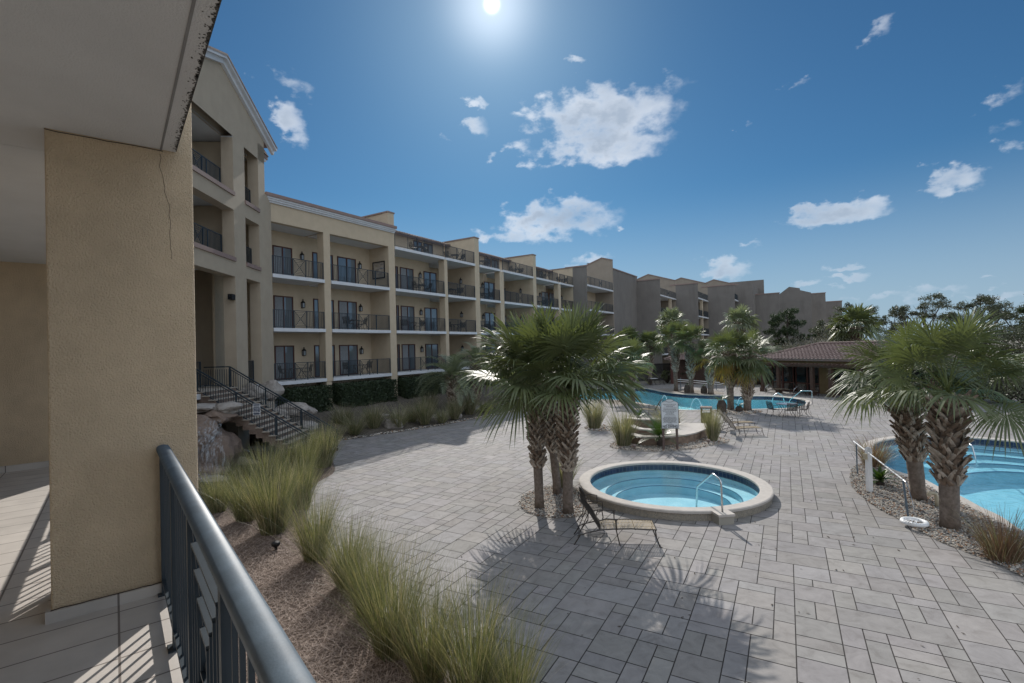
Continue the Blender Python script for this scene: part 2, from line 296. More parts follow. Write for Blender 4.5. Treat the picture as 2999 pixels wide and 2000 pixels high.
# ---------------------------------------------------------------- mesh helpers
class MB:
    def __init__(s): s.v = []; s.f = []; s.mi = []; s.uv = None; s.tone = None
    def quad(s, a, b, c, d, mi=0):
        n = len(s.v); s.v += [tuple(a), tuple(b), tuple(c), tuple(d)]; s.f.append((n, n + 1, n + 2, n + 3)); s.mi.append(mi)
    def poly(s, pts, mi=0):
        n = len(s.v); s.v += [tuple(p) for p in pts]; s.f.append(tuple(range(n, n + len(pts)))); s.mi.append(mi)
    def box(s, lo, hi, mi=0, fr=None):
        p = [(x, y, z) for z in (lo[2], hi[2]) for y in (lo[1], hi[1]) for x in (lo[0], hi[0])]
        if fr: p = [fr @ Vector(q) for q in p]
        n = len(s.v); s.v += [tuple(q) for q in p]
        for f in ((0, 2, 3, 1), (4, 5, 7, 6), (0, 1, 5, 4), (2, 6, 7, 3), (0, 4, 6, 2), (1, 3, 7, 5)):
            s.f.append(tuple(n + i for i in f)); s.mi.append(mi)
    def prism(s, pts, z0, z1, mi=0, cap=True):
        k = len(pts); n = len(s.v)
        s.v += [(p[0], p[1], z0) for p in pts] + [(p[0], p[1], z1) for p in pts]
        for i in range(k):
            j = (i + 1) % k; s.f.append((n + i, n + j, n + k + j, n + k + i)); s.mi.append(mi)
        if cap:
            s.f.append(tuple(n + k + i for i in range(k))); s.mi.append(mi)
            s.f.append(tuple(n + k - 1 - i for i in range(k))); s.mi.append(mi)
    def bar(s, a, b, w, h=None, mi=0, up=(0, 0, 1)):
        a = Vector(a); b = Vector(b); d = b - a; l = d.length
        if l < 1e-6: return
        d /= l; upv = Vector(up)
        if abs(d.dot(upv)) > .98: upv = Vector((1, 0, 0))
        x = d.cross(upv).normalized(); z = x.cross(d); h = h or w
        n = len(s.v)
        for q in (a, b):
            for (i, j) in ((-1, -1), (1, -1), (1, 1), (-1, 1)): s.v.append(tuple(q + x * (i * w / 2) + z * (j * h / 2)))
        for f in ((0, 3, 2, 1), (4, 5, 6, 7), (0, 1, 5, 4), (1, 2, 6, 5), (2, 3, 7, 6), (3, 0, 4, 7)):
            s.f.append(tuple(n + i for i in f)); s.mi.append(mi)
    def tube(s, pts, r, seg=8, mi=0, cap=True):
        pts = [Vector(p) for p in pts]; rs = r if isinstance(r, (list, tuple)) else [r] * len(pts)
        n = len(s.v); px = None
        for i, p in enumerate(pts):
            d = (pts[min(i + 1, len(pts) - 1)] - pts[max(i - 1, 0)]).normalized()
            if px is None: px = d.orthogonal().normalized()
            px = (px - d * px.dot(d))
            px = px.normalized() if px.length > 1e-5 else d.orthogonal().normalized()
            py = d.cross(px)
            for k in range(seg):
                a = 2 * math.pi * k / seg; s.v.append(tuple(p + (px * math.cos(a) + py * math.sin(a)) * rs[i]))
        for i in range(len(pts) - 1):
            for k in range(seg):
                k2 = (k + 1) % seg; s.f.append((n + i * seg + k, n + i * seg + k2, n + (i + 1) * seg + k2, n + (i + 1) * seg + k)); s.mi.append(mi)
        if cap:
            s.f.append(tuple(n + k for k in reversed(range(seg)))); s.mi.append(mi)
            m_ = n + (len(pts) - 1) * seg; s.f.append(tuple(m_ + k for k in range(seg))); s.mi.append(mi)
    def strip(s, pts, sides, ws, mi=0):          # a leaf blade: centre points, side vectors, half widths
        n = len(s.v)
        for p, sd_, w_ in zip(pts, sides, ws):
            s.v.append(tuple(p - sd_ * w_)); s.v.append(tuple(p + sd_ * w_))
        for i in range(len(pts) - 1):
            a = n + 2 * i; s.f.append((a, a + 1, a + 3, a + 2)); s.mi.append(mi)
    def blob(s, c, r, mi=0, amp=.25, fs=1.5, sub=2, seed=0, flat=1.0):
        import bmesh
        bm = bmesh.new(); bmesh.ops.create_icosphere(bm, subdivisions=sub, radius=1)
        n = len(s.v); off = Vector((seed * 3.7, seed * 1.9, seed))
        for v in bm.verts:
            d = v.co.copy(); k = 1 + amp * noise.noise(d * fs + off) * 2 + amp * .5 * noise.noise(d * fs * 3 + off)
            s.v.append((c[0] + d.x * r[0] * k, c[1] + d.y * r[1] * k, c[2] + d.z * r[2] * k * flat))
        for f in bm.faces: s.f.append(tuple(n + v.index for v in f.verts)); s.mi.append(mi)
        bm.free()
    def merge(s, o, fr, mi=None):
        n = len(s.v); s.v += [tuple(fr @ Vector(q)) for q in o.v]
        s.f += [tuple(n + i for i in f) for f in o.f]; s.mi += o.mi if mi is None else [mi] * len(o.f)
    def mesh(s, name, mats, smooth=False):
        me = bpy.data.meshes.new(name); me.from_pydata(s.v, [], s.f)
        for m_ in (mats if isinstance(mats, (list, tuple)) else [mats]): me.materials.append(M[m_])
        me.polygons.foreach_set('material_index', s.mi)
        if smooth: me.polygons.foreach_set('use_smooth', [True] * len(s.f))
        me.update(); return me
KIDS = {}
def obj(name, mb, mats, parent=None, smooth=False, loc=None, rz=0):
    me = mb.mesh(name, mats, smooth) if isinstance(mb, MB) else mb
    o = bpy.data.objects.new(name, me); col.objects.link(o)
    if parent: o.parent = parent; KIDS.setdefault(parent.name, []).append(o)
    if loc is not None: o.location = loc
    if rz: o.rotation_euler = (0, 0, rz)
    return o
def tag(o, label, cat, group=None, kind=None):
    if label: o['label'] = label
    if cat: o['category'] = cat
    if group: o['group'] = group
    if kind: o['kind'] = kind
    return o
def thing(name, label, cat, loc=(0, 0, 0), rz=0, group=None):
    o = bpy.data.objects.new(name, None); col.objects.link(o); o.location = loc; o.rotation_euler = (0, 0, rz)
    o.empty_display_size = .2
    return tag(o, label, cat, group)
def struct(name, mb, mats, smooth=False):
    o = obj(name, mb, mats, smooth=smooth); o['kind'] = 'structure'; return o
def kids(o): return list(KIDS.get(o.name, []))
def copy_tree(o, label=None, loc=None, rz=None, sc_=None):
    r = o.copy(); col.objects.link(r)
    for ch in kids(o):
        c = ch.copy(); col.objects.link(c); c.parent = r; KIDS.setdefault(r.name, []).append(c)
        for g_ in kids(ch):
            d = g_.copy(); col.objects.link(d); d.parent = c; KIDS.setdefault(c.name, []).append(d)
    if label: r['label'] = label
    if loc is not None: r.location = loc
    if rz is not None: r.rotation_euler = (0, 0, rz)
    if sc_ is not None: r.scale = sc_ if isinstance(sc_, (tuple, list)) else (sc_,) * 3
    return r
def text_mesh(s, size, ext=.002, align='CENTER', bold=False):
    cu = bpy.data.curves.new('t', 'FONT'); cu.body = s; cu.size = size; cu.extrude = ext; cu.align_x = align; cu.align_y = 'CENTER'
    cu.resolution_u = 2
    if bold: cu.offset = size * .02
    o = bpy.data.objects.new('t', cu); col.objects.link(o)
    dg = bpy.context.evaluated_depsgraph_get(); me = bpy.data.meshes.new_from_object(o.evaluated_get(dg))
    bpy.data.objects.remove(o); mb = MB(); mb.v = [tuple(v.co) for v in me.vertices]; mb.f = [tuple(p.vertices) for p in me.polygons]; mb.mi = [0] * len(mb.f)
    return mb
ORD = ['first', 'second', 'third', 'fourth', 'fifth', 'sixth', 'seventh', 'eighth', 'ninth', 'tenth', 'eleventh', 'twelfth', 'thirteenth', 'fourteenth', 'fifteenth', 'sixteenth', 'seventeenth', 'eighteenth']
def frame(o, x, y=None):        # local frame: x axis direction in plan
    x = Vector((x[0], x[1], 0)).normalized(); y = Vector((-x.y, x.x, 0))
    return Matrix(((x.x, y.x, 0, o[0]), (x.y, y.y, 0, o[1]), (0, 0, 1, o[2] if len(o) > 2 else 0), (0, 0, 0, 1)))
def inside(p, poly):
    c = False; j = len(poly) - 1
    for i in range(len(poly)):
        if (poly[i][1] > p[1]) != (poly[j][1] > p[1]) and p[0] < (poly[j][0] - poly[i][0]) * (p[1] - poly[i][1]) / (poly[j][1] - poly[i][1]) + poly[i][0]: c = not c
        j = i
    return c
def smoothpoly(pts, k=6, closed=True):       # Catmull-Rom
    n_ = len(pts); out = []
    for i in range(n_ if closed else n_ - 1):
        if closed: p = [Vector(pts[(i + j - 1) % n_][:2]) for j in range(4)]
        else: p = [Vector(pts[max(0, min(n_ - 1, i + j - 1))][:2]) for j in range(4)]
        for q in range(k):
            t_ = q / k
            out.append(.5 * ((2 * p[1]) + (-p[0] + p[2]) * t_ + (2 * p[0] - 5 * p[1] + 4 * p[2] - p[3]) * t_ ** 2 + (-p[0] + 3 * p[1] - 3 * p[2] + p[3]) * t_ ** 3))
    if not closed: out.append(Vector(pts[-1][:2]))
    return out
def area(p): return sum(p[i][0] * p[(i + 1) % len(p)][1] - p[(i + 1) % len(p)][0] * p[i][1] for i in range(len(p))) / 2
def offset(poly, d):            # positive: outwards (poly CCW)
    n_ = len(poly); out = []
    for i in range(n_):
        a = Vector(poly[i - 1]); b_ = Vector(poly[(i + 1) % n_]); t_ = (b_ - a).normalized()
        out.append(Vector(poly[i]) + Vector((t_.y, -t_.x)) * d)
    return out
# ================================================================ ground, deck, pools, beds
BETA = .5044; UN = .3048
EA = Vector((math.cos(BETA), -math.sin(BETA))); EB = Vector((math.sin(BETA), math.cos(BETA)))
def P2(l): return [G(x, y).xy for x, y in l]
POOL = smoothpoly(P2([(1560, 1158), (1640, 1147), (1740, 1139), (1865, 1137), (1907, 1141), (1940, 1148), (2000, 1155), (2060, 1158), (2150, 1160), (2255, 1161), (2330, 1168), (2362, 1178), (2345, 1191), (2290, 1197), (2247, 1198),
                      (2178, 1200), (2100, 1201), (2000, 1201), (1930, 1191), (1870, 1180), (1800, 1172), (1700, 1171), (1600, 1172)]), 5)
KPOOL = smoothpoly(P2([(2562, 1300), (2629, 1284), (2732, 1278), (2836, 1283), (2999, 1297), (3200, 1325), (3500, 1370), (3700, 1480), (3600, 1620), (3350, 1620), (3120, 1600), (2999, 1560), (2931, 1516), (2874, 1489), (2817, 1458), (2760, 1434), (2694, 1400), (2644, 1388), (2585, 1362), (2562, 1330)]), 4)
for pl in (POOL, KPOOL):
    if area(pl) < 0: pl.reverse()
TUB = Vector((4.83, 15.5)); TR = 2.84; TI = 2.5
DECK = [(-4, -3), (-5.0, 6), (-9, 13), (-9.5, 20), (-13, 24), (-12, 29), (-5, 33), (0, 42), (6, 52), (9, 58), (20, 56), (26, 48), (36, 40), (40, 25), (40, 2), (30, -3)]
# terrain round the deck, a sheet with the deck cut out of it
import bmesh
def sheet_with_holes(name, outer, holes, z, mats):
    bm = bmesh.new(); es = []
    for lp in [outer] + holes:
        vs = [bm.verts.new((p[0], p[1], z)) for p in lp]
        es += [bm.edges.new((vs[i], vs[(i + 1) % len(vs)])) for i in range(len(vs))]
    bmesh.ops.triangle_fill(bm, use_beauty=True, use_dissolve=False, edges=es, normal=(0, 0, 1))
    for f in bm.faces:
        if f.normal.z < 0: f.normal_flip()
    me = bpy.data.meshes.new(name); bm.to_mesh(me); bm.free(); me.materials.append(M[mats])
    o = bpy.data.objects.new(name, me); col.objects.link(o); o['kind'] = 'structure'; return o
sheet_with_holes('ground', [(-1500, -1500), (1500, -1500), (1500, 1500), (-1500, 1500)], [DECK], -.015, 'sand')
sheet_with_holes('deck_joints', DECK, [[tuple(p) for p in offset(POOL, .1)], [tuple(p) for p in offset(KPOOL, .1)], [(TUB.x + (TR - .15) * math.cos(a * R(10)), TUB.y + (TR - .15) * math.sin(a * R(10))) for a in range(36)]], -.008, 'joint')
pr = random.Random(11); occ = set(); pav = MB(); tones = []
def ab(x, y): return (Vector((x, y)).dot(EA) / UN, Vector((x, y)).dot(EB) / UN)
AB = [ab(*p) for p in DECK]; a0, a1 = int(min(p[0] for p in AB)) - 1, int(max(p[0] for p in AB)) + 1; b0, b1 = int(min(p[1] for p in AB)) - 1, int(max(p[1] for p in AB)) + 1
def tocov(p):
    if (p - TUB).length < TR - .12: return True
    return inside(p, POOL) or inside(p, KPOOL)
pbb = [(min(p.x for p in q) - 1, max(p.x for p in q) + 1, min(p.y for p in q) - 1, max(p.y for p in q) + 1) for q in (POOL, KPOOL)] + [(TUB.x - 4, TUB.x + 4, TUB.y - 4, TUB.y + 4)]
for bb in range(b0, b1):
    for aa in range(a0, a1):
        if (aa, bb) in occ: continue
        cand = pr.choices([(2, 2), (3, 2), (2, 1), (1, 2), (1, 1), (2, 3)], [4, 1.8, 4, 3.6, 2, .6])[0]
        opts = [cand, (2, 2), (2, 1), (1, 2), (1, 1)] if pr.random() < .8 else [cand, (1, 2), (1, 1)]
        for (w_, h_) in opts:
            if all((aa + i, bb + j) not in occ for i in range(w_) for j in range(h_)): break
        for i in range(w_):
            for j in range(h_): occ.add((aa + i, bb + j))
        c = (EA * (aa + w_ / 2) + EB * (bb + h_ / 2)) * UN
        if not inside(c, DECK): continue
        dcam = c.length
        if c.y < 1.5 and c.x > 6: continue
        gj = .0085
        q0 = EA * (aa * UN + gj) + EB * (bb * UN + gj); W_ = w_ * UN - 2 * gj; H_ = h_ * UN - 2 * gj
        t0 = pr.uniform(.90, 1.08); tn = (t0 * pr.uniform(.985, 1.02), t0, t0 * pr.uniform(.97, 1.03))
        near = any(x0 < c.x < x1 and y0 < c.y < y1 for x0, x1, y0, y1 in pbb)
        if near and any(tocov(q0 + EA * (W_ * u) + EB * (H_ * v)) for u in (0, .5, 1) for v in (0, .5, 1)):
            nu, nv = max(1, int(W_ / .06)), max(1, int(H_ / .06))
            for i in range(nu):
                for j in range(nv):
                    if tocov(q0 + EA * (W_ * (i + .5) / nu) + EB * (H_ * (j + .5) / nv)): continue
                    r_ = [q0 + EA * (W_ * (i + di) / nu) + EB * (H_ * (j + dj) / nv) for di, dj in ((0, 0), (1, 0), (1, 1), (0, 1))]
                    pav.quad(*[(p.x, p.y, 0) for p in r_]); tones.append(tn)
        else:
            r_ = [q0, q0 + EA * W_, q0 + EA * W_ + EB * H_, q0 + EB * H_]
            pav.quad(*[(p.x, p.y, 0) for p in r_]); tones.append(tn)
po = struct('paved_deck', pav, 'paver')
atr = po.data.attributes.new('tone', 'FLOAT_COLOR', 'FACE')
atr.data.foreach_set('color', [v for t_ in tones for v in (*t_, 1)])

def ringband(mb, poly, z0, z1, mi=0, inward=True, uvs=None):
    L_ = 0; n_ = len(poly)
    for i in range(n_):
        a = poly[i]; b_ = poly[(i + 1) % n_]; l = (Vector(b_) - Vector(a)).length
        mb.quad((a[0], a[1], z0), (b_[0], b_[1], z0), (b_[0], b_[1], z1), (a[0], a[1], z1), mi)
        if uvs is not None: uvs.append(((L_, z0), (L_ + l, z0), (L_ + l, z1), (L_, z1)))
        L_ += l
def setuv(o, uvs):
    uv = o.data.uv_layers.new(name='UVMap'); k = 0
    flat = [c for f in uvs for p in f for c in p]; uv.data.foreach_set('uv', flat)
def copingring(mb, poly, inn, out, z, th, mi=0):
    A_ = offset(poly, -inn); B_ = offset(poly, out); n_ = len(poly); bev = .03
    B2 = offset(poly, out - bev); A2 = offset(poly, -inn + bev)
    for i in range(n_):
        j = (i + 1) % n_
        def q(p, zz, r_, z2): mb.quad((p[i].x, p[i].y, zz), (p[j].x, p[j].y, zz), (r_[j].x, r_[j].y, z2), (r_[i].x, r_[i].y, z2), mi)
        q(B_, z - th, B_, z - bev * .6); q(B_, z - bev * .6, B2, z); q(B2, z, A2, z); q(A2, z, A_, z - bev * .6); q(A_, z - bev * .6, A_, z - th); q(A_, z - th, B_, z - th)
def pool(name, poly, zw, depth, label, lab2, steps=(), pm='plaster'):
    t_ = thing(name, label, 'pool', (0, 0, 0))
    u = []; m_ = MB(); ringband(m_, poly, -.30, .02, uvs=u); o = obj('waterline_tiles', m_, 'blueband', t_); setuv(o, u)
    m_ = MB(); ringband(m_, poly, -depth, -.30); m_.poly([(p.x, p.y, -depth) for p in poly])
    obj('basin', m_, pm, t_)
    m_ = MB(); copingring(m_, poly, .02, .34, .045, .06); obj('coping', m_, 'coping', t_)
    for k, st in enumerate(steps):
        m_ = MB(); m_.prism(st[0], -depth, st[1]); s1 = obj('step', m_, 'plaster', t_)
        m_ = MB(); q = st[2]
        for a, b_ in zip(q[:-1], q[1:]): m_.bar((a[0], a[1], st[1] - .0), (b_[0], b_[1], st[1] - .0), .06, .03)
        obj('step_edge', m_, 'plaster_edge', s1)
    m_ = MB(); m_.poly([(p.x, p.y, zw) for p in offset(poly, -.004)]); w_ = struct('water', m_, 'water'); w_['kind'] = 'structure'
    return t_
far = smoothpoly(P2([(2600, 1288), (2680, 1279), (2760, 1277), (2860, 1283), (2999, 1297), (3200, 1325)]), 4, closed=False)
steps = []
for k, (d_, z_) in enumerate(((3.5, -.74), (2.7, -.62), (1.8, -.48), (.9, -.36))):
    inner = [Vector((p.x - .15 * d_, p.y - d_)) for p in far]
    poly = [Vector((p.x, p.y + .02)) for p in far] + inner[::-1]
    steps.append(([p for p in poly], z_, inner))
pool('wading_pool', KPOOL, -.13, 1.2, 'pale blue pool with underwater steps at the right, behind the gravel bed and two palms', '', steps)
pool('swimming_pool', POOL, -.13, 1.0, 'long curving turquoise swimming pool with dark tiled far edge and little fountains', '', pm='plaster_main')

# ---- hot tub
tb = thing('hot_tub', 'round raised hot tub of pale blue water with stone rim and mosaic side', 'hot tub', (TUB.x, TUB.y, 0))
def circ(r, n_=96): return [Vector((r * math.cos(2 * math.pi * i / n_), r * math.sin(2 * math.pi * i / n_))) for i in range(n_)]
u = []; m_ = MB(); ringband(m_, circ(TR - .05), -.01, .20, uvs=u); o = obj('side_wall', m_, 'mosaic', tb); setuv(o, u)
u = []; m_ = MB(); ringband(m_, circ(TI), -.02, .22, uvs=u); o = obj('waterline_tiles', m_, 'blueband', tb); setuv(o, u)
m_ = MB(); copingring(m_, circ(TR - .17), TR - .17 - TI + .02, .17, .265, .07); obj('rim', m_, 'coping', tb)
m_ = MB()
for (r0, r1, z0, z1) in ((TI, 2.02, -.17, -.17), (2.02, 2.02, -.17, -.36), (2.02, 1.72, -.36, -.36), (1.72, 1.72, -.36, -.62), (TI, TI, -.02, -.17)):
    A_ = circ(r0); B_ = circ(r1)
    for i in range(96):
        j = (i + 1) % 96; m_.quad((A_[i].x, A_[i].y, z0), (A_[j].x, A_[j].y, z0), (B_[j].x, B_[j].y, z1), (B_[i].x, B_[i].y, z1))
m_.poly([(p.x, p.y, -.62) for p in circ(1.72)]); obj('basin', m_, 'plaster_tub', tb)
m_ = MB()
for r_, z_ in ((2.02, -.165), (1.72, -.355)): m_.tube([(r_ * math.cos(a * R(3.75)), r_ * math.sin(a * R(3.75)), z_) for a in range(97)], .014, 5, cap=False)
obj('bench_edge', m_, 'plaster_edge', tb)
m_ = MB(); m_.poly([(p.x, p.y, .085) for p in circ(TI - .004)]); obj('water_surface', m_, 'water_tub', tb)
bk = G(2140, 1515, .25); a_ = math.atan2(bk.y - TUB.y, bk.x - TUB.x); fr = frame((TUB.x + (TR - .1) * math.cos(a_), TUB.y + (TR - .1) * math.sin(a_), 0), (math.cos(a_), math.sin(a_)))
loc = Matrix.Translation((-TUB.x, -TUB.y, 0))
m_ = MB(); m_.box((0, -.2, 0), (.38, .2, .20), fr=loc @ fr); obj('step_block', m_, 'mosaic', tb)
m_ = MB(); m_.box((-.0, -.22, .203), (.41, .22, .262), fr=loc @ fr); obj('block_cap', m_, 'coping', tb)
def tubepath(pts, k=5): return [Vector((a.x, a.y, 0)) for a in pts]
def roundpath(pts, r=.12, k=5):
    pts = [Vector(p) for p in pts]; out = [pts[0]]
    for i in range(1, len(pts) - 1):
        a, b_, c = pts[i - 1], pts[i], pts[i + 1]; d1 = (a - b_); d2 = (c - b_)
        r1 = min(r, d1.length * .45, d2.length * .45); p1 = b_ + d1.normalized() * r1; p2 = b_ + d2.normalized() * r1
        for q in range(k + 1):
            t_ = q / k; out.append(p1 * (1 - t_) ** 2 + b_ * 2 * t_ * (1 - t_) + p2 * t_ ** 2)
    out.append(pts[-1]); return out
def handrail(pts, label, r=.024, cat='handrail', r2=.1):
    m_ = MB(); m_.tube(roundpath(pts, r2), r, 10); b0_ = Vector(pts[0])
    o = obj('handrail', m_, 'steel', smooth=True); return tag(o, label, cat)
h0 = fr @ Vector((.2, 0, .26)); h1 = fr @ Vector((-1.15, 0, -.1)); dx = (h1 - h0)
handrail([h0, h0 + Vector((0, 0, .80)) + dx * .02, h0 + dx * .30 + Vector((0, 0, .98)), h0 + dx * .95 + Vector((0, 0, .62)), (h1.x, h1.y, -.1)], 'bent steel handrail dipping into the round hot tub')

# ---- beds
def bed(name, poly, z, mat, edge=.05, kind='structure', label=None):
    if area(poly) < 0: poly = poly[::-1]
    m_ = MB(); I_ = offset(poly, -.12); n_ = len(poly)
    for i in range(n_):
        j = (i + 1) % n_; m_.quad((poly[i][0], poly[i][1], -.012), (poly[j][0], poly[j][1], -.012), (I_[j].x, I_[j].y, z), (I_[i].x, I_[i].y, z))
    m_.poly([(p.x, p.y, z) for p in I_]); return struct(name, m_, mat)
GB = {}
GB['right'] = smoothpoly(P2([(2490, 1395), (2497, 1372), (2530, 1358), (2580, 1362), (2644, 1396), (2694, 1410), (2755, 1445), (2812, 1470), (2868, 1502), (2925, 1532), (2990, 1578), (3060, 1620), (3060, 1720), (2990, 1690), (2920, 1655), (2870, 1633), (2780, 1600), (2700, 1562), (2640, 1527), (2575, 1492), (2530, 1460), (2496, 1427)]), 4)
GB['palms'] = smoothpoly(P2([(1521, 1467), (1528, 1490), (1560, 1508), (1600, 1518), (1655, 1519), (1700, 1512), (1745, 1490), (1700, 1440), (1665, 1418), (1640, 1420), (1580, 1432), (1540, 1448)]), 4)
GB['mid'] = smoothpoly(P2([(1784, 1307), (1815, 1317), (1872, 1322), (1930, 1323), (2014, 1318), (2063, 1310), (2140, 1294), (2105, 1278), (2085, 1262), (2075, 1240), (2000, 1250), (1900, 1270), (1820, 1285)]), 4)
GB['poolpalms'] = smoothpoly(P2([(2070, 1208), (2120, 1215), (2200, 1212), (2235, 1205), (2200, 1203), (2120, 1203), (2080, 1203)]), 4)
GB['farpalms'] = smoothpoly(P2([(1920, 1143), (1990, 1152), (2060, 1154), (2120, 1154), (2100, 1146), (2000, 1140), (1940, 1138)]), 4)
GB['poolside'] = smoothpoly(P2([(1770, 1178), (1820, 1187), (1880, 1190), (1900, 1187), (1850, 1178), (1800, 1174)]), 4)
GB['grassbed'] = smoothpoly(P2([(1712, 1254), (1740, 1262), (1790, 1262), (1800, 1252), (1770, 1246), (1730, 1246)]), 4)
for k, p in GB.items(): bed('gravel_bed', p, .03, 'gravel')
# left bed of pine straw, running under the balcony
LEFT = [v.xy if hasattr(v, 'z') else v for v in P2([(930, 1308), (965, 1330), (982, 1368), (975, 1388), (930, 1415), (895, 1460), (915, 1560), (1020, 1690), (1150, 1830), (1290, 1960)])]
LEFTP = smoothpoly([tuple(p) for p in LEFT], 5, closed=False)
lp = [Vector(p) for p in LEFTP] + [Vector((.6, 4.0)), Vector((.9, 1.0)), Vector((-12, -2)), Vector((-22, 10)), Vector((-17, 22)), Vector((-12.6, 23))]
bed('planting_bed', lp, .05, 'mulch'); LEFTBED = lp
# far bed rising to the foot of the balcony wing
fe = [G(x, y).xy for x, y in ((905, 1312), (935, 1309), (1000, 1292), (1080, 1279), (1150, 1269), (1230, 1257), (1310, 1243), (1400, 1226), (1500, 1208), (1580, 1190), (1640, 1170))]
fe = smoothpoly([tuple(p) for p in fe], 4, closed=False)
fb = []
F0 = None
M['glass_dark'] = MAT('dark_glass', (.012, .018, .02), .05, .1, 3, spec=.9)
# ================================================================ the balcony wing (facade frame: s along, t inwards, z up)
YF = R(31.83); DF = Vector((math.sin(YF), math.cos(YF))); DA = Vector((DF.y, -DF.x))      # DA points out of the facade
A0 = AT(1152, 1026, 35.6).xy
def hit(px, py, P0, dr):         # distance along the plan line P0 + s*dr met by the sight line
    d = ray(px, py); d2 = Vector((d.x, d.y)); den_ = d2.x * (-dr.y) + dr.x * d2.y
    t_ = (P0.x * (-dr.y) + dr.x * P0.y) / den_
    p = d2 * t_; return (p - P0).dot(dr), CH + d.z * t_
C0 = A0 + DF * hit(797, 800, A0, DF)[0]
def S(px, py=884): return hit(px, py, C0, DF)[0]
FRF = frame((C0.x, C0.y, 0), DF)
FL = [2.95, 6.0, 9.05, 12.1]
FN = {0: 'lowest', 1: 'second', 2: 'third', 3: 'top'}
cols = [(S(797), S(797) + .02), (S(951), S(970)), (S(1141), S(1159)), (S(1303, 856), S(1312, 856)), (S(1391, 800), S(1404, 800)), (S(1465.5, 880), S(1477, 880)), (S(1562, 840), S(1571, 840)), (S(1636, 880), S(1643, 880)), (S(1678, 837), S(1678, 837) + .3)]
wing = thing('balcony_wing', 'long beige four storey hotel wing with rows of open balconies and white slab edges', 'building', (C0.x, C0.y, 0), math.atan2(DF.y, DF.x))
# local frame equals s,t,z
def L2W(s, t, z=0): return FRF @ Vector((s, t, z))
BT = [2.0, 2.0, 2.0, 3.6, 2.0, 3.6, 2.0, 3.6]
m_col, m_slab, m_back, m_soff, m_trim = MB(), MB(), MB(), MB(), MB()
# columns and piers
for k, (a, b) in enumerate(cols):
    pier = k in (2, 4, 6, 8)
    if k == 0: continue
    c_ = MB()
    if pier:
        c_.box((a, 0, .0), (b, .5, 14.45 if k < 8 else 14.3)); c_.box((a + .03, .5, 0), (b - .03, 3.6, 14.45 if k < 8 else 14.3))
        obj('wing_wall', c_, 'stucco', wing)
        m_trim.box((a - .05, -.05, 14.45 if k < 8 else 14.3), (b + .05, 3.7, 14.55 if k < 8 else 14.4))
    else:
        top = 12.0 if k == 1 else 11.9
        c_.box((a, 0, 2.75), (b, .6, top)); c_.box((a + .04, .04, 0), (b - .04, .45, 2.75)); obj('column', c_, 'stucco', wing)
obj('wall_capping', m_trim, 'mauve_trim', wing)
def railing_mesh(L_, H_=1.05, z0=.09, deco=None, gap=.105, post=1.25, pr_=.018, thick=.021):
    m_ = MB(); m_.box((0, -.022, H_ - .035), (L_, .022, H_)); m_.box((0, -.014, z0), (L_, .014, z0 + .03))
    dw = .82 if deco is not None else 0; xs = []
    d0 = (deco if deco is not None else -9) - dw / 2; d1 = d0 + dw
    np_ = max(1, round(L_ / post))
    ps = [i * L_ / np_ for i in range(np_ + 1)]
    if deco is not None: ps = [p for p in ps if not (d0 - .3 < p < d1 + .3) or p in (0, L_)] + [d0, d1]
    for p in ps: m_.box((min(max(p - .02, 0), L_ - .04), -.02, 0), (min(max(p + .02, .04), L_), .02, H_ - .035))
    n_ = int(L_ / gap)
    for i in range(1, n_):
        x = i * L_ / n_
        if d0 < x < d1: continue
        m_.box((x - thick / 2, -thick / 2, z0 + .03), (x + thick / 2, thick / 2, H_ - .035))
    if deco is not None:
        zb, zt = z0 + .03, H_ - .035; cx, cz = (d0 + d1) / 2, (zb + zt) / 2; w2, h2 = dw / 2 - .02, (zt - zb) / 2
        m_.bar((cx - w2, 0, zb), (cx + w2, 0, zt), .016, .02); m_.bar((cx + w2, .004, zb), (cx - w2, .004, zt), .016, .02)
        for q in (.82, .62, .42, .22):
            m_.bar((cx - w2 * q, 0, cz + h2 * q), (cx + w2 * q, 0, cz + h2 * q), .02, .018); m_.bar((cx - w2 * q, 0, cz - h2 * q), (cx + w2 * q, 0, cz - h2 * q), .02, .018)
            m_.bar((cx - w2 * q, .006, cz - h2 * q), (cx - w2 * q, .006, cz + h2 * q), .018, .014); m_.bar((cx + w2 * q, .006, cz - h2 * q), (cx + w2 * q, .006, cz + h2 * q), .018, .014)
    return m_
def put(name, mb_, mat, parent, loc_=(0, 0, 0), rz=0, smooth=False):
    o = obj(name, mb_, mat, parent, smooth=smooth); o.location = loc_; o.rotation_euler = (0, 0, rz); return o
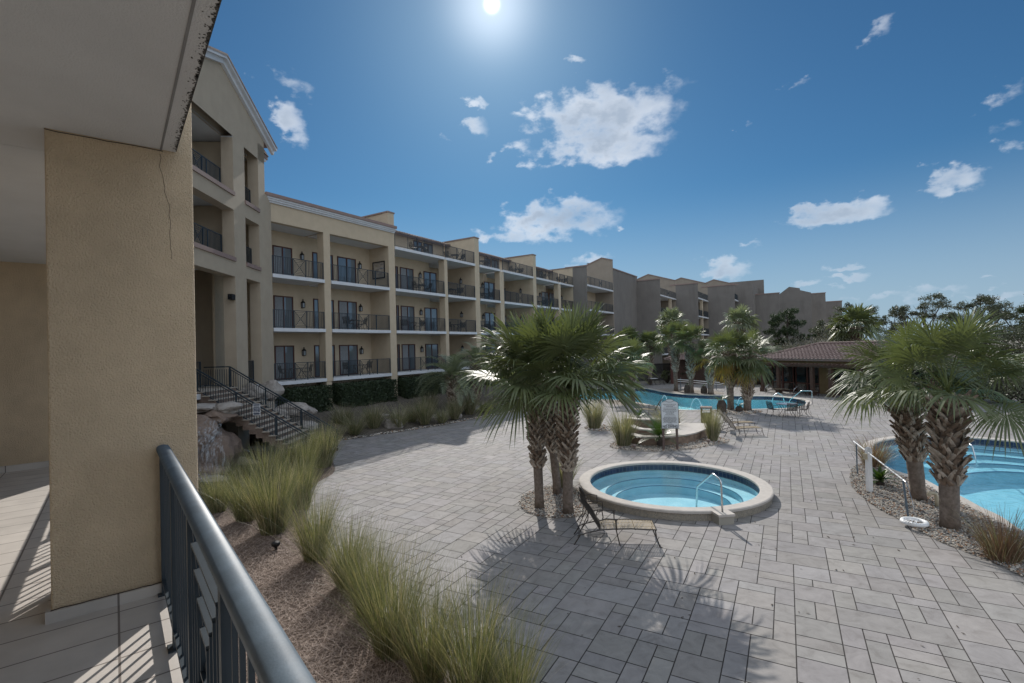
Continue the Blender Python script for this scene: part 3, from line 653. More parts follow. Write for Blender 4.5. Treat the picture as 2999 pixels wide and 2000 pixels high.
def door(parent, s0, s1, t, z, h=2.08, curt=None, dark=False):
    m_ = MB(); f = .07; w_ = s1 - s0
    m_.box((0, -.05, 0), (f, .02, h)); m_.box((w_ - f, -.05, 0), (w_, .02, h)); m_.box((f, -.05, h - f), (w_ - f, .02, h))
    if w_ > 1.0: m_.box((w_ / 2 - .04, -.045, 0), (w_ / 2 + .04, .015, h - f))
    m_.box((f, -.045, 0), (w_ - f, .015, .08))
    o = put('sliding_door' if w_ > 1 else 'side_window', m_, 'brownframe', parent, (s0, t, z))
    g_ = MB()
    if w_ > 1.0:
        g_.quad((f, -.004, .08), (w_ / 2 - .04, -.004, .08), (w_ / 2 - .04, -.004, h - f), (f, -.004, h - f))
        g_.quad((w_ / 2 + .04, -.010, .08), (w_ - f, -.010, .08), (w_ - f, -.010, h - f), (w_ / 2 + .04, -.010, h - f))
    else: g_.quad((f, -.004, .08), (w_ - f, -.004, .08), (w_ - f, -.004, h - f), (f, -.004, h - f))
    if curt and w_ > 1:
        gg = MB(); gg.quad(*[Vector(v) for v in g_.v[4:8]]); obj('pane', gg, 'glass', o)
        c_ = MB(); x0 = f; n_ = 22; x1 = w_ / 2 - .04
        for i in range(n_):
            xa, xb = x0 + (x1 - x0) * i / n_, x0 + (x1 - x0) * (i + 1) / n_; ya, yb = (.0, -.02)[i % 2], (.0, -.02)[(i + 1) % 2]
            c_.quad((xa, ya - .005, .08), (xb, yb - .005, .08), (xb, yb - .005, h - f), (xa, ya - .005, h - f))
        obj('curtain', c_, 'curtain', o)
    else: obj('pane', g_, 'glass', o)
    return o
lant0 = None
def lantern(s, t, z, label, rot=0, big=1.0):
    global lant0
    p = L2W(s, t, z); rz = math.atan2(DF.y, DF.x) + rot
    if lant0 is None:
        o = thing('wall_lantern', label, 'wall light', p, rz, 'wall lanterns on the balconies')
        m_ = MB(); m_.box((-.05, -.02, -.1), (.05, .0, .15)); m_.bar((0, -.02, .08), (0, -.12, .08), .02)
        m_.box((-.085, -.205, -.20), (.085, -.035, -.17)); m_.box((-.085, -.205, .10), (.085, -.035, .125))
        for x in (-.08, .08):
            for y in (-.20, -.04): m_.box((x - .012, y - .012, -.17), (x + .012, y + .012, .10))
        for i in range(4):
            cs = [(-.11, -.23), (.11, -.23), (.11, -.01), (-.11, -.01)]; a, b = cs[i], cs[(i + 1) % 4]
            m_.poly([(a[0], a[1], .125), (b[0], b[1], .125), (.02 if b[0] > 0 else -.02, -.12 + (.02 if b[1] > -.1 else -.02), .26), (.02 if a[0] > 0 else -.02, -.12 + (.02 if a[1] > -.1 else -.02), .26)])
        m_.box((-.025, -.145, .26), (.025, -.095, .34)); obj('lantern_frame', m_, 'black', o)
        m_ = MB(); m_.box((-.066, -.186, -.168), (.066, -.054, .098)); obj('lantern_glass', m_, 'lanternglass', o); lant0 = o; return o
    return copy_tree(lant0, label, p, rz)
BAYN = [q + ' bay from gabled block' for q in ORD[:8]]
STN = {0: 'lowest', 1: 'middle', 2: 'third', 3: 'terrace'}
def SB(px, py, t): # s on the back wall plane at depth t
    P0 = C0 - DA * t; return hit(px, py, P0, DF)[0]
items = {0: dict(doors=[(798, 855, 1)], wins=[(914, 931)], lan=[881]), 1: dict(doors=[(987, 1041, 0)], wins=[(958, 974)], lan=[1049.5]),
         2: dict(doors=[(1170, 1209, 0), (1239, 1276, 1)], wins=[(1157, 1164)], lan=[1226]), 3: dict(doors=[], wins=[(1313.5, 1317)], lan=[]),
         4: dict(doors=[(1415, 1444, 0)], wins=[(1444.5, 1451)], lan=[1408]), 5: dict(doors=[(1472, 1494, 0)], wins=[], lan=[]),
         6: dict(doors=[(1583, 1602, 0), (1605, 1622, 0)], wins=[], lan=[1576]), 7: dict(doors=[], wins=[], lan=[])}
railn = {}
for bi in range(8):
    a = cols[bi][1] if bi else 0; b = cols[bi + 1][0]; tb_ = BT[bi]; sec = bi // 2
    nl = 3
    for li in range(3):
        z = FL[li]
        # slab: white edge piece, floor and soffit behind
        m_ = MB(); m_.box((a + .003, -.07, z - .20), (b - .003, .10, z)); obj('slab_edge', m_, 'white', wing)
        m_ = MB(); m_.box((a - .1, .10, z - .197), (b + .1, tb_ + .1, z - .003)); obj('balcony_slab', m_, 'soffit', wing)
        m_ = railing_mesh(b - a - .06, deco=(b - a) * (.52 if bi != 0 else .50), z0=.07); put('balcony_railing', m_, 'metal', wing, (a + .03, .03, z))
        for (p0, p1, cu) in items[bi]['doors']:
            sa, sb = SB(p0, 760, tb_), SB(p1, 760, tb_); door(wing, sa, sb, tb_ - .002, z, curt=(bi * 3 + li * 5 + int(p0)) % 7 in (0, 1, 3, 5) or (li == 0 and bi in (0, 1)))
        for (p0, p1) in items[bi]['wins']:
            sa, sb = SB(p0, 760, tb_), SB(p1, 760, tb_); door(wing, sa, sb, tb_ - .002, z)
        for p0 in items[bi]['lan']:
            lantern(SB(p0, 740, tb_), tb_, z + 1.62, f'black wall lantern by the door, {STN[li]} row, {BAYN[bi]}')
        if bi in (3, 5, 7):       # lantern on the wing wall, facing back along the facade
            lantern(b + .03, 1.55, z + 1.62, f'black wall lantern on the side wall, {STN[li]} row, {BAYN[bi]}', rot=-math.pi / 2)
        if bi == 1: pass
    # back wall
    m_ = MB(); m_.box(((cols[bi][0] + cols[bi][1]) / 2 if bi % 2 and tb_ < 3 else a - .2, tb_, 0), ((cols[bi + 1][0] + cols[bi + 1][1]) / 2 if bi % 2 == 0 else b + .15, tb_ + .25, 12.05)); obj('back_wall', m_, 'stucco', wing)
    if tb_ == 3.6:
        m_ = MB(); m_.box((a - .30, 2.0, 0), (a - .02, 3.6, 12.0)); obj('partition', m_, 'stucco', wing)
    m_ = MB(); m_.box((a + .01, .9, 0), (b - .01, 1.1, 2.70)); obj('garden_wall', m_, 'tan_stucco', wing)
    if bi < 2:
        m_ = MB(); m_.box((a - .1, .10, 12.03), (b + .1, tb_ + .1, 12.10)); obj('balcony_ceiling', m_, 'soffit', wing)
    else:
        z = 12.1
        m_ = MB(); m_.box((a - (.2 if bi % 2 else 0) + .003, -.07, z - .20), (b - .003, .10, z)); obj('slab_edge', m_, 'white', wing)
        m_ = MB(); m_.box((a - .25, .10, z - .197), (b + .1, 3.4, z - .003)); obj('terrace_floor', m_, 'soffit', wing)
        m_ = railing_mesh(b - a - .06 + (.2 if bi % 2 else 0), deco=(b - a) * .5, z0=.07); put('balcony_railing', m_, 'metal', wing, (a + .03 - (.2 if bi % 2 else 0), .03, z))
# section 1 roof beam, cornice, gutter, tiles
s1 = cols[2][1]
m_ = MB(); m_.box((0, .0, 12.0), (cols[2][0], .35, 13.30)); obj('roof_beam', m_, 'stucco', wing)
m_ = MB(); m_.box((-.3, -.10, 13.03), (s1 - .04, -.002, 13.12)); m_.box((-.35, -.18, 13.12), (s1 - .04, -.002, 13.22)); m_.box((-.4, -.25, 13.22), (s1 - .04, -.002, 13.32)); obj('cornice', m_, 'white', wing)
m_ = MB(); m_.box((-.45, -.33, 13.32), (s1 - .03, .05, 13.50)); obj('gutter', m_, 'mauve_trim', wing)
def tileroof(mb_, o, ux, vx, W, Hh, keep=None, tw=.30, th=.38, amp=.045, res=4):
    ux = Vector(ux).normalized(); vx = Vector(vx).normalized(); nz_ = ux.cross(vx).normalized(); nz_ = nz_ if nz_.z > 0 else -nz_
    nu = int(W / tw) * res; nv = int(Hh / th); o = Vector(o)
    for j in range(nv):
        for i in range(nu):
            u0, u1 = W * i / nu, W * (i + 1) / nu; v0, v1 = Hh * j / nv, Hh * (j + 1) / nv
            if keep and not keep((u0 + u1) / 2, (v0 + v1) / 2): continue
            def P_(u, v, lift):
                ph = 2 * math.pi * u / tw; h = amp * (max(math.cos(ph), -.35)); return o + ux * u + vx * v + nz_ * (h + lift)
            mb_.quad(P_(u0, v0, .05), P_(u1, v0, .05), P_(u1, v1, .0), P_(u0, v1, .0))
            mb_.quad(P_(u0, v0, .05), P_(u0, v0, -.06), P_(u1, v0, -.06), P_(u1, v0, .05))
m_ = MB(); tileroof(m_, (0, .1, 13.42), (1, 0, 0), (0, 1, .36), s1, 5.2, tw=.3, res=3); obj('tile_roof', m_, 'greytile', wing)
# terraces of sections 2 to 4
for sec in (1, 2, 3):
    a = cols[sec * 2][1]; b = cols[sec * 2 + 2][0]
    m_ = MB(); m_.box((a, 3.2, 12.1), (b, 3.4, 14.0)); obj('terrace_wall', m_, 'stucco', wing)
    m_ = MB(); m_.box((a, 2.75, 13.98), (b, 2.83, 14.16)); m_.box((a, 2.83, 14.0), (b, 3.4, 14.04)); obj('gutter', m_, 'mauve_trim', wing)
    m_ = MB(); tileroof(m_, (a, 2.7, 14.12), (1, 0, 0), (0, 1, .34), b - a, 5.0, res=3); obj('tile_roof', m_, 'greytile', wing)
    w_ = b - a
    for f0, f1 in ((.06, .22), (.55, .66), (.68, .80)):
        door(wing, a + w_ * f0, a + w_ * f1, 3.198, 12.1, h=1.8)
m_ = MB(); m_.box((0, 5.2, 0), (cols[8][1], 12, 13.6)); obj('rear_block', m_, 'stucco', wing)
m_ = MB(); m_.box((-.2, 2.0, 0), (0.0, 5.2, 13.5)); obj('end_wall', m_, 'stucco', wing)
# framed artwork on the side wall of bay two, top row
o = thing('wall_art', 'grey metal framed wall art with fish shapes on the balcony side wall', 'wall art', L2W(cols[2][0], 1.0, FL[2] + 1.35), math.atan2(DF.y, DF.x))
m_ = MB()
for lo, hi in (((-.04, -.62, -.62), (0, .62, -.54)), ((-.04, -.62, .54), (0, .62, .62)), ((-.04, -.62, -.54), (0, -.54, .54)), ((-.04, .54, -.54), (0, .62, .54))): m_.box(lo, hi)
obj('frame', m_, 'black', o)
m_ = MB(); m_.box((-.012, -.54, -.54), (-.002, .54, .54)); obj('panel', m_, 'flag', o)
m_ = MB()
for (y, z) in ((.28, .33), (-.28, .38), (.22, .02), (-.25, .1), (.0, -.3)):
    pts = [(math.cos(q) * .17, math.sin(q) * .06) for q in [i * R(30) for i in range(12)]]; m_.poly([(-.016, y + p[0], z + p[1]) for p in pts]); m_.poly([(-.016, y - .15, z), (-.016, y - .25, z + .07), (-.016, y - .25, z - .07)])
obj('fish_shapes', m_, 'steel', o)

# ================================================================ far stepped wing
P1 = C0 + DF * cols[8][0]
farw = thing('stepped_wing', 'distant part of the hotel with tall blank grey-brown walls stepping out between narrow balcony slots', 'building', (P1.x, P1.y, 0), math.atan2(DF.y, DF.x))
def loc2(P): d = P - P1; return Vector((d.dot(DF), -d.dot(DA)))     # (s, t) in the wing's frame
cur = P1; prev_t = 0
def wallA(P, px, py, top, prof=None):     # step outwards along DA until the sight line px
    l = hit(px, py, P, DA)[0]; Q = P + DA * l; a = loc2(P); b = loc2(Q)
    m_ = MB()
    if prof is None:
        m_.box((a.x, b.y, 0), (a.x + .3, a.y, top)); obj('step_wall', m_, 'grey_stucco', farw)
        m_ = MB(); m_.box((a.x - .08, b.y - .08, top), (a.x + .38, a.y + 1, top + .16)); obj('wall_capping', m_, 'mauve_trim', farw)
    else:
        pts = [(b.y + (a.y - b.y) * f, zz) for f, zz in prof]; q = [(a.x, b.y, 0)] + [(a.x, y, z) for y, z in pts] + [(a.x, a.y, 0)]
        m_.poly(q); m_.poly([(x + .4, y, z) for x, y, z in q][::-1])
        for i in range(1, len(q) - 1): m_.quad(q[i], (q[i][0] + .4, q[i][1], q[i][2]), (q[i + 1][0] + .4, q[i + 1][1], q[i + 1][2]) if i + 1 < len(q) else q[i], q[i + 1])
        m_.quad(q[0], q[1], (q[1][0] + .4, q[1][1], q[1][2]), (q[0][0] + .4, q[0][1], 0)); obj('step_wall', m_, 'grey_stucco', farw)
    return Q
def runF(P, px, py, niche, gable, floors=(0, 1, 2, 3), blank_to=None, solid=15.2, mid=None):
    l = hit(px, py, P, DF)[0]; a = loc2(P); Q = P + DF * l; b = loc2(Q)
    ns = l if blank_to is None else hit(niche, py, P, DF)[0]
    s0, s1_ = a.x + .3, a.x + ns; t = a.y
    for li in floors:
        z = FL[li]
        m_ = MB(); m_.box((s0, t - .06, z - .2), (s1_, t + .1, z)); obj('slab_edge', m_, 'white', farw)
        m_ = MB(); m_.box((s0, t + .1, z - .197), (s1_, t + 3, z - .003)); obj('balcony_slab', m_, 'soffit', farw)
        m_ = railing_mesh(s1_ - s0 - .04, deco=(s1_ - s0) * .5, z0=.07, gap=.16); put('balcony_railing', m_, 'metal', farw, (s0 + .02, t + .03, z))
    m_ = MB(); m_.box((s0, t + 2.6, 0), (s1_ + .1, t + 2.8, 12.1)); m_.box((s0, t + 3.6, 12.1), (s1_, t + 3.8, 14.2)); obj('back_wall', m_, 'stucco', farw)
    if mid:
        xm = hit(mid, py, P, DF)[0]; m_ = MB(); m_.box((a.x + xm - .2, t, 0), (a.x + xm + .2, t + .4, 11.9)); obj('column', m_, 'stucco', farw)
    # gable side wall at the far end of the slot
    m_ = MB(); q = [(s1_, t, 0)] + [(s1_, t + y, z) for y, z in gable] + [(s1_, t + gable[-1][0], 0)]
    m_.poly(q); m_.poly([(x + .25, y, z) for x, y, z in q][::-1])
    for i in range(len(q)):
        j = (i + 1) % len(q); m_.quad(q[i], q[j], (q[j][0] + .25, q[j][1], q[j][2]), (q[i][0] + .25, q[i][1], q[i][2]))
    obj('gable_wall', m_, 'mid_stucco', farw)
    m_ = MB()
    for i in range(1, len(q) - 2): m_.bar((s1_ + .12, q[i][1], q[i][2] + .05), (s1_ + .12, q[i + 1][1], q[i + 1][2] + .05), .4, .14)
    obj('wall_capping', m_, 'mauve_trim', farw)
    if blank_to is not None:
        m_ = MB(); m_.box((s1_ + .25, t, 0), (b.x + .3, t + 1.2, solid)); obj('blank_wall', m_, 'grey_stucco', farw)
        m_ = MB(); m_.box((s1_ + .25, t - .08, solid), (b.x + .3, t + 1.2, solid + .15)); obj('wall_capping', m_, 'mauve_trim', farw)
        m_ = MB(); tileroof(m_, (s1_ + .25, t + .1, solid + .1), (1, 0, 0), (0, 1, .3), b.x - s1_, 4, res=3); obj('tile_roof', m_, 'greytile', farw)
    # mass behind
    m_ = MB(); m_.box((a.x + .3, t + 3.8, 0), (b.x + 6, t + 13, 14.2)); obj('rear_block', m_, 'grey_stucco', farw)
    return Q
G1 = [(0, 16.3), (1.5, 16.75), (4.1, 15.9), (7.5, 14.9)]; G2 = [(0, 15.2), (4.6, 16.7), (9, 15.2)]
Q = wallA(P1, 1717, 850, 14.3)
Q = runF(Q, 1865, 850, 1795, G1, blank_to=1, solid=15.1)
Q = wallA(Q, 1932, 850, 14.4)
Q = runF(Q, 1979, 860, None, G2, mid=1965)
Q = wallA(Q, 2043, 860, 14.4)
Q = runF(Q, 2073, 870, None, G2, mid=2057)
Q = wallA(Q, 2151, 870, 14.6)
Q = runF(Q, 2168, 880, None, G2)
Q = wallA(Q, 2283, 880, 13.2)
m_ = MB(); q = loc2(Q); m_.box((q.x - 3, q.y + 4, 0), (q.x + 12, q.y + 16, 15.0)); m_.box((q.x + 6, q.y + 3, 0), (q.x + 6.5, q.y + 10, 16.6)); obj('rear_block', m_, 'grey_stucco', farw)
Q2 = Q + DF * 7; Q2 = Q2 + DA * (hit(2283, 880, Q2, DA)[0]); Q = wallA(Q2, 2376, 880, 0, prof=[(0, 13.5), (.33, 14.1), (.35, 14.5), (.68, 14.9), (1, 13.6)])
Q2 = Q + DF * 5; Q2 = Q2 + DA * (hit(2376, 880, Q2, DA)[0]); Q = wallA(Q2, 2418, 880, 13.6)
Q2 = Q + DF * 6; Q2 = Q2 + DA * (hit(2418, 880, Q2, DA)[0]); Q = wallA(Q2, 2466, 890, 12.2)
far_end = Q

# ================================================================ gabled block
YG = R(-4.03); DG = Vector((-math.sin(YG), -math.cos(YG)))     # along the wall towards the viewer
def GS(px, py): return hit(px, py, C0, DG)
gab = thing('gabled_building', 'tall gabled beige hotel block with deep square balcony openings and white rake trim', 'building', (C0.x, C0.y, 0), math.atan2(DG.y, DG.x))
# local: x = towards viewer, y = left of that = towards the pool (+X world)?  inside is -n
def yin(d): return -d          # depth into the building (local y negative = away from pool)
nrm = Vector((-DG.y, DG.x)); SGN = 1 if nrm.x > 0 else -1
sR = 0.0; sU = GS(778, 700)[0]; sN0, sN1 = GS(757, 560)[0], GS(717, 560)[0]; sB = GS(684, 560)[0]; sE = 12.5; sBL = 10.6
z3s = GS(684, 572)[1]; z3t = GS(684, 400)[1]; z2s = GS(684, 763)[1]; z2t = GS(684, 614)[1]; z1t = GS(684, 808.6)[1]
n3t = GS(757, 467)[1]; n3s = GS(757, 621)[1]; n2t = GS(757, 658)[1]; n2s = GS(757, 791)[1]; n1t = GS(757, 826)[1]
ap = GS(645, 163.5); ev = GS(795, 438)
print('gable', [round(v, 2) for v in (sU, sN0, sN1, sB, z3s, z3t, z2s, z2t, z1t, n3t, n3s, n2t, n2s, n1t)], ap, ev)
TH = .55
m_ = MB()
def wb(s0, s1_, z0, z1): m_.box((s0, -TH * SGN if SGN > 0 else 0, z0), (s1_, 0 if SGN > 0 else TH, z1))
eavez = ev[1] - .35
m_.box((0, -TH, 0), (sN0, 0, 13.3)); m_.box((sU, -TH, 13.3), (sN0, 0, eavez))
m_.box((sN1, -TH, 0), (sB, 0, n3t))
for a, b, t3, s3, t2, s2_, t1 in ((sN0, sN1, n3t, n3s, n2t, n2s, n1t), (sB, sBL, z3t, z3s, z2t, z2s, z1t)):
    m_.box((a, -TH, t2), (b, 0, s3)); m_.box((a, -TH, t1), (b, 0, s2_))
m_.box((sBL, -TH, 0), (sE, 0, z3t)); m_.box((sU, -TH, eavez), (sN0 + 0, 0, eavez + .01))
obj('front_wall', m_, 'tan_stucco', gab)
m_ = MB(); slope = (ap[1] - ev[1]) / (ap[0] - ev[0]); sap = ap[0]
ztop = lambda s: (ev[1] - .22) + slope * ((s - ev[0]) if s < sap else (2 * sap - s - ev[0]))
pts = [(sU, n3t), (sN1, n3t), (sN1, n3t), (sB, n3t), (sB, z3t), (sE, z3t), (sE, ztop(sE)), (sap, ztop(sap)), (sU, ztop(sU))]
for y in (0, -TH):
    q = [(x, y, z) for x, z in pts if True]; m_.poly(q)
obj('gable_wall', m_, 'tan_stucco', gab)
m_ = MB()
m_.box((sB, -TH, n3t if n3t > z3t else z3t), (sB + .001, 0, n3t))
for y0, y1, dz, h in ((0.0, .14, -.16, .26), (.0, .30, .0, .14)):
    for a, b in ((ev[0] - .0, sap), (sap, 2 * sap - ev[0])):
        za = (ev[1]) if a < sap else ap[1]; zb = ap[1] if a < sap else ev[1]
        m_.bar((a, (y0 + y1) / 2, za + dz - .05), (b, (y0 + y1) / 2, zb + dz - .05), y1 - y0, h)
obj('rake_trim', m_, 'white', gab)
m_ = MB()
for a, b, za, zb in ((ev[0] - .05, sap, ev[1], ap[1]), (sap, 2 * sap - ev[0], ap[1], ev[1])):
    m_.quad((a, .33, za + .10), (b, .33, zb + .10), (b, -9, zb + .10), (a, -9, za + .10)); m_.quad((a, .33, za + .0), (b, .33, zb + .0), (b, .33, zb + .10), (a, .33, za + .10))
obj('roof', m_, 'greytile', gab)
m_ = MB(); m_.box((sU - .9, -2.3, ev[1] - .75), (sU + .0, -.25, ev[1] - .62)); obj('eave_return', m_, 'white', gab)
m_ = MB(); m_.box((sU - 1.0, -2.4, ev[1] - .62), (sU, -.2, ev[1] - .42)); m_.quad((sU - 1.05, -2.4, ev[1] - .42), (sU - 1.05, -.15, ev[1] - .42), (sU, -.15, ev[1] - .1), (sU, -2.4, ev[1] - .1)); m_.poly([(sU - 1.05, -.15, ev[1] - .42), (sU, -.15, ev[1] - .42), (sU, -.15, ev[1] - .1)]); obj('side_gutter', m_, 'mauve_trim', gab)
m_ = MB()
for a, b, z in ((sB, sBL, z3s), (sN0, sN1, n3s), (sB, sBL, z2s), (sN0, sN1, n2s)):
    m_.box((a - .02, .002, z - .02), (b + .02, .07, z + .17)); m_.box((a, -TH, z), (b, .002, z + .17))
obj('window_sill', m_, 'mauve_trim', gab)
# inside: floors, back walls, side walls
m_ = MB()
m_.box((sB - .6, -9, z3s - .3), (sE, -TH, z3s)); m_.box((sB - .6, -9, z2s - .3), (sE, -TH, z2s)); m_.box((sU, -9, z3t + .05), (sE, -TH, z3t + .15)); m_.box((0.2, -9, 2.75), (sE, -.05, 2.97))
obj('floor_slab', m_, 'soffit', gab)
m_ = MB(); m_.box((sU, -9.2, 0), (sE, -9, eavez)); m_.box((sU, -9, 0), (sU + .2, -TH, eavez)); m_.box((sE, -9, 0), (sE + .2, 0, eavez)); m_.box((0.05, -3.4, 3), (sU, -3.2, 12.9))
m_.box((sB - .9, -3.6, z2s), (sB - .7, -TH, z3s - .3)); m_.box((sB - .9, -3.6, z3s), (sB - .7, -TH, z3t)); m_.box((sN0 - .1, -1.6, 2.97), (sN1 + .1, -1.5, z3t))
m_.box((sB - .4, -4.4, 2.97), (sE, -4.2, z3t)); obj('inner_wall', m_, 'stucco', gab)
for z in (z3s, z2s):
    r_ = railing_mesh(sBL - sB - .1, H_=1.05, deco=(GS(620, 600)[0] - sB), z0=.1); put('balcony_railing', r_, 'metal', gab, (sB + .35, -.42, z + .12))
for z in (n3s, n2s):
    r_ = railing_mesh(sN1 - sN0 - .04, H_=1.05, z0=.1); put('balcony_railing', r_, 'metal', gab, (sN0 + .02, -.42, z + .12))
for z, lb in ((2.97, 'g'),):
    r_ = railing_mesh(sN1 - sN0 - .04, H_=1.25, z0=.1); put('balcony_railing', r_, 'metal', gab, (sN0 + .02, -.42, z))
    m_ = railing_mesh(sBL - sB, H_=1.3, z0=.1); put('porch_railing', m_, 'metal', gab, (sB + .1, -1.6, z))
# flood light under the ground-floor beam
o = thing('floodlight', 'small black floodlight on the gabled block pier above the stairs', 'floodlight', C0.to_3d(), math.atan2(DG.y, DG.x))
zz = GS(684, 870)[1]; m_ = MB(); m_.box((sB + .02, -.20, zz - .12), (sB + .34, .0, zz + .14)); obj('lamp_housing', m_, 'black', o); m_ = MB(); m_.bar((sB + .3, -.1, zz), (sB + .45, -.1, zz + .05), .05); obj('bracket', m_, 'black', o)

# ================================================================ stairs in front of the gabled block
st = thing('garden_stairs', 'wide pale stone stair with stepped side running down from the gabled block', 'stairs', (0, 0, 0))
T0, T1 = GS(640, 1137)[0], 0
XA = -13.1; XB = -8.2; YN, YFAR = 20.5, 23.1; NS = 18; ztp = 3.05
m_ = MB(); run = (XB - XA) / NS; rs = ztp / NS
for i in range(NS):
    x0 = XA + run * i; z1 = ztp - rs * i
    m_.box((x0, YN + .0, max(z1 - rs * 2.6, 0)), (x0 + run, YFAR, z1 - .035))
obj('stair_flight', m_, 'redrock', st)
m_ = MB()
for i in range(NS):
    x0 = XA + run * i; z1 = ztp - rs * i; m_.box((x0 - .0, YN - .06, z1 - .035), (x0 + run + .03, YFAR + .04, z1))
obj('treads', m_, 'flag', st)
m_ = MB(); m_.box((XA - 1.6, YN - 2.6, 2.6), (XA, YFAR + 1.3, ztp)); obj('landing', m_, 'flag', st)
def stairrail(name, y, label, zo=.95, x0=XA, x1=XB, posts=4):
    o = thing(name, label, 'railing', (0, 0, 0))
    sl = (0 - ztp) / (XB - XA); f = lambda x: ztp + sl * (x - XA) if x > XA else ztp
    m_ = MB(); m_.bar((x0, y, f(x0) + zo), (x1, y, f(x1) + zo), .05); m_.bar((x0, y, f(x0) + zo - .11), (x1, y, f(x1) + zo - .11), .03); m_.bar((x0 - 1.2, y, f(x0) + zo), (x0, y, f(x0) + zo), .05); obj('top_rail', m_, 'metal', o)
    m_ = MB(); m_.bar((x0, y, f(x0) + .10), (x1, y, f(x1) + .10), .03); m_.bar((x0 - 1.2, y, ztp + .10), (x0, y, ztp + .1), .03); obj('bottom_rail', m_, 'metal', o)
    m_ = MB(); x = x0 - 1.2
    while x < x1: m_.box((x - .009, y - .009, f(x) + .10), (x + .009, y + .009, f(x) + zo - .11)); x += .105
    obj('balusters', m_, 'metal', o)
    for i in range(posts):
        x = x0 + (x1 - x0) * i / (posts - 1); m_ = MB(); m_.box((x - .028, y - .028, f(x) - .05), (x + .028, y + .028, f(x) + zo)); obj('post', m_, 'metal', o)
stairrail('stair_railing', YN + .05, 'black stair railing nearest the waterfall, carrying the small notice'); stairrail('stair_railing', YFAR - .1, 'black stair railing on the far side against the hedge')
sx, sz = -11.95, 0
pz = G(750, 1190, 0); yy = YN - .02; d_ = ray(752, 1199); tt = yy / d_.y; cpt = Vector((d_.x * tt, yy, CH + d_.z * tt))
o = thing('notice_sign', 'small navy and white notice plate hung on the near stair railing', 'sign', cpt)
m_ = MB(); m_.box((-.15, -.015, -.235), (.15, 0, .235)); obj('plate', m_, 'signface', o)
m_ = MB()
for z0, z1 in ((.165, .21), (-.205, -.15)): m_.box((-.125, -.018, z0), (.125, -.0152, z1))
m_.box((-.125, -.018, -.10), (.125, -.0152, .085)); obj('blue_panel', m_, 'navy', o)
def dashes(m_, x0, x1, z, h, y, rr, gap=.012):      # a line of lettering too small to read
    x = x0
    while x < x1 - .01:
        w_ = min(rr.uniform(.02, .065), x1 - x); m_.box((x, y - .002, z - h / 2), (x + w_, y, z + h / 2)); x += w_ + gap
m_ = MB(); rr = random.Random(5)
for z in (.132, .105, -.125): dashes(m_, -.11, .11, z, .014, -.0155, rr)
obj('lettering', m_, 'navy', o)
m_ = MB()
for z in (.045, -.015, -.07): dashes(m_, -.09, .09, z, .026, -.0185, rr)
obj('white_lettering', m_, 'white', o)
# ================================================================ the balcony the viewer stands on (frame: x = outwards, y = along it)
YD = R(-38.7); FZ = 2.95; CZ = 5.98
FB = frame((0, 0, 0), (math.cos(YD), -math.sin(YD)))
rzB = math.atan2(-math.sin(YD), math.cos(YD))
bal = thing('near_balcony_block', 'near hotel block: rough beige pillar, pale ceiling and tiled floor at the left', 'building', (0, 0, 0), rzB)
m_ = MB(); m_.box((-.322, 4.16, FZ - .2), (.452, 4.62, 7.2))
o = obj('pillar', m_, 'stucco_near', bal)
# coarse stucco rounding on the pillar edges
bv = o.modifiers.new('bevel', 'BEVEL'); bv.width = .012; bv.segments = 2
m_ = MB(); m_.box((-5, -4, CZ), (.352, 4.158, CZ + .35)); m_.box((-5, 4.158, CZ + .002), (-.324, 4.63, CZ + .35)); m_.box((-5, 4.63, CZ), (.352, 14, CZ + .35)); obj('ceiling', m_, 'soffit', bal)
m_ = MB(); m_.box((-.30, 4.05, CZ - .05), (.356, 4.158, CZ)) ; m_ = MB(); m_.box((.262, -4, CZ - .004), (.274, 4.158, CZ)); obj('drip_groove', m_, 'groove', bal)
m_ = MB(); m_.box((-5, -4, FZ - .3), (.33, 14, FZ)); obj('floor', m_, 'tile', bal)
m_ = MB(); m_.box((.34, -4, -1), (.345, 14, FZ - .01)); m_.box((.1, -4, -1), (.325, 14, FZ - .31)); obj('lower_wall', m_, 'stucco_near', bal)
m_ = MB(); m_.box((-5, 10.15, FZ), (.45, 10.5, CZ)); m_.box((-5, -4, FZ), (-2.6, 10.15, CZ)); obj('rear_wall', m_, 'stucco_near', bal)
m_ = MB(); m_.prism([(-.347, 4.135), (.30, 4.135), (.30, 4.16), (-.322, 4.16), (-.322, 4.62), (-.347, 4.62)], FZ, FZ + .07); obj('skirting', m_, 'tile', bal)
m_ = MB(); m_.box((-5, 10.12, FZ), (.2, 10.15, FZ + .09)); obj('skirting', m_, 'tile', bal)
M['mildew'] = MAT('mildew', (.05, .048, .045), .95, .4, 60, col2=(.14, .135, .125))
m_ = MB()
rr = random.Random(3)
y = .8
while y < 4.1:           # mildew clumps on the drip edge of the ceiling
    l = rr.uniform(.01, .05); w_ = rr.uniform(.003, .016); m_.poly([(.352, y, CZ - .0015), (.352, y + l, CZ - .0015), (.352 - w_ * .6, y + l * .9, CZ - .0015), (.352 - w_, y + l * .4, CZ - .0015), (.352 - w_ * .5, y + l * .1, CZ - .0015)]); y += l * rr.uniform(.5, 1.3)
for i in range(420):
    y = rr.uniform(.8, 4.1); x = .352 - abs(rr.gauss(0, .018)) - .002; r_ = rr.uniform(.0012, .0055); m_.poly([(x + r_ * math.cos(q), y + r_ * 1.3 * math.sin(q), CZ - .0015) for q in (0, 1.2, 2.5, 3.7, 5)])
m_.box((.353, -4, CZ - .0), (.356, 4.15, CZ + .04)); obj('mildew', m_, 'mildew', bal)
m_ = MB(); x, z = .262, CZ - .03; pts = [(x, z)]
while z > CZ - .75: z -= rr.uniform(.02, .05); x += rr.uniform(-.008, .013); pts.append((x, z))
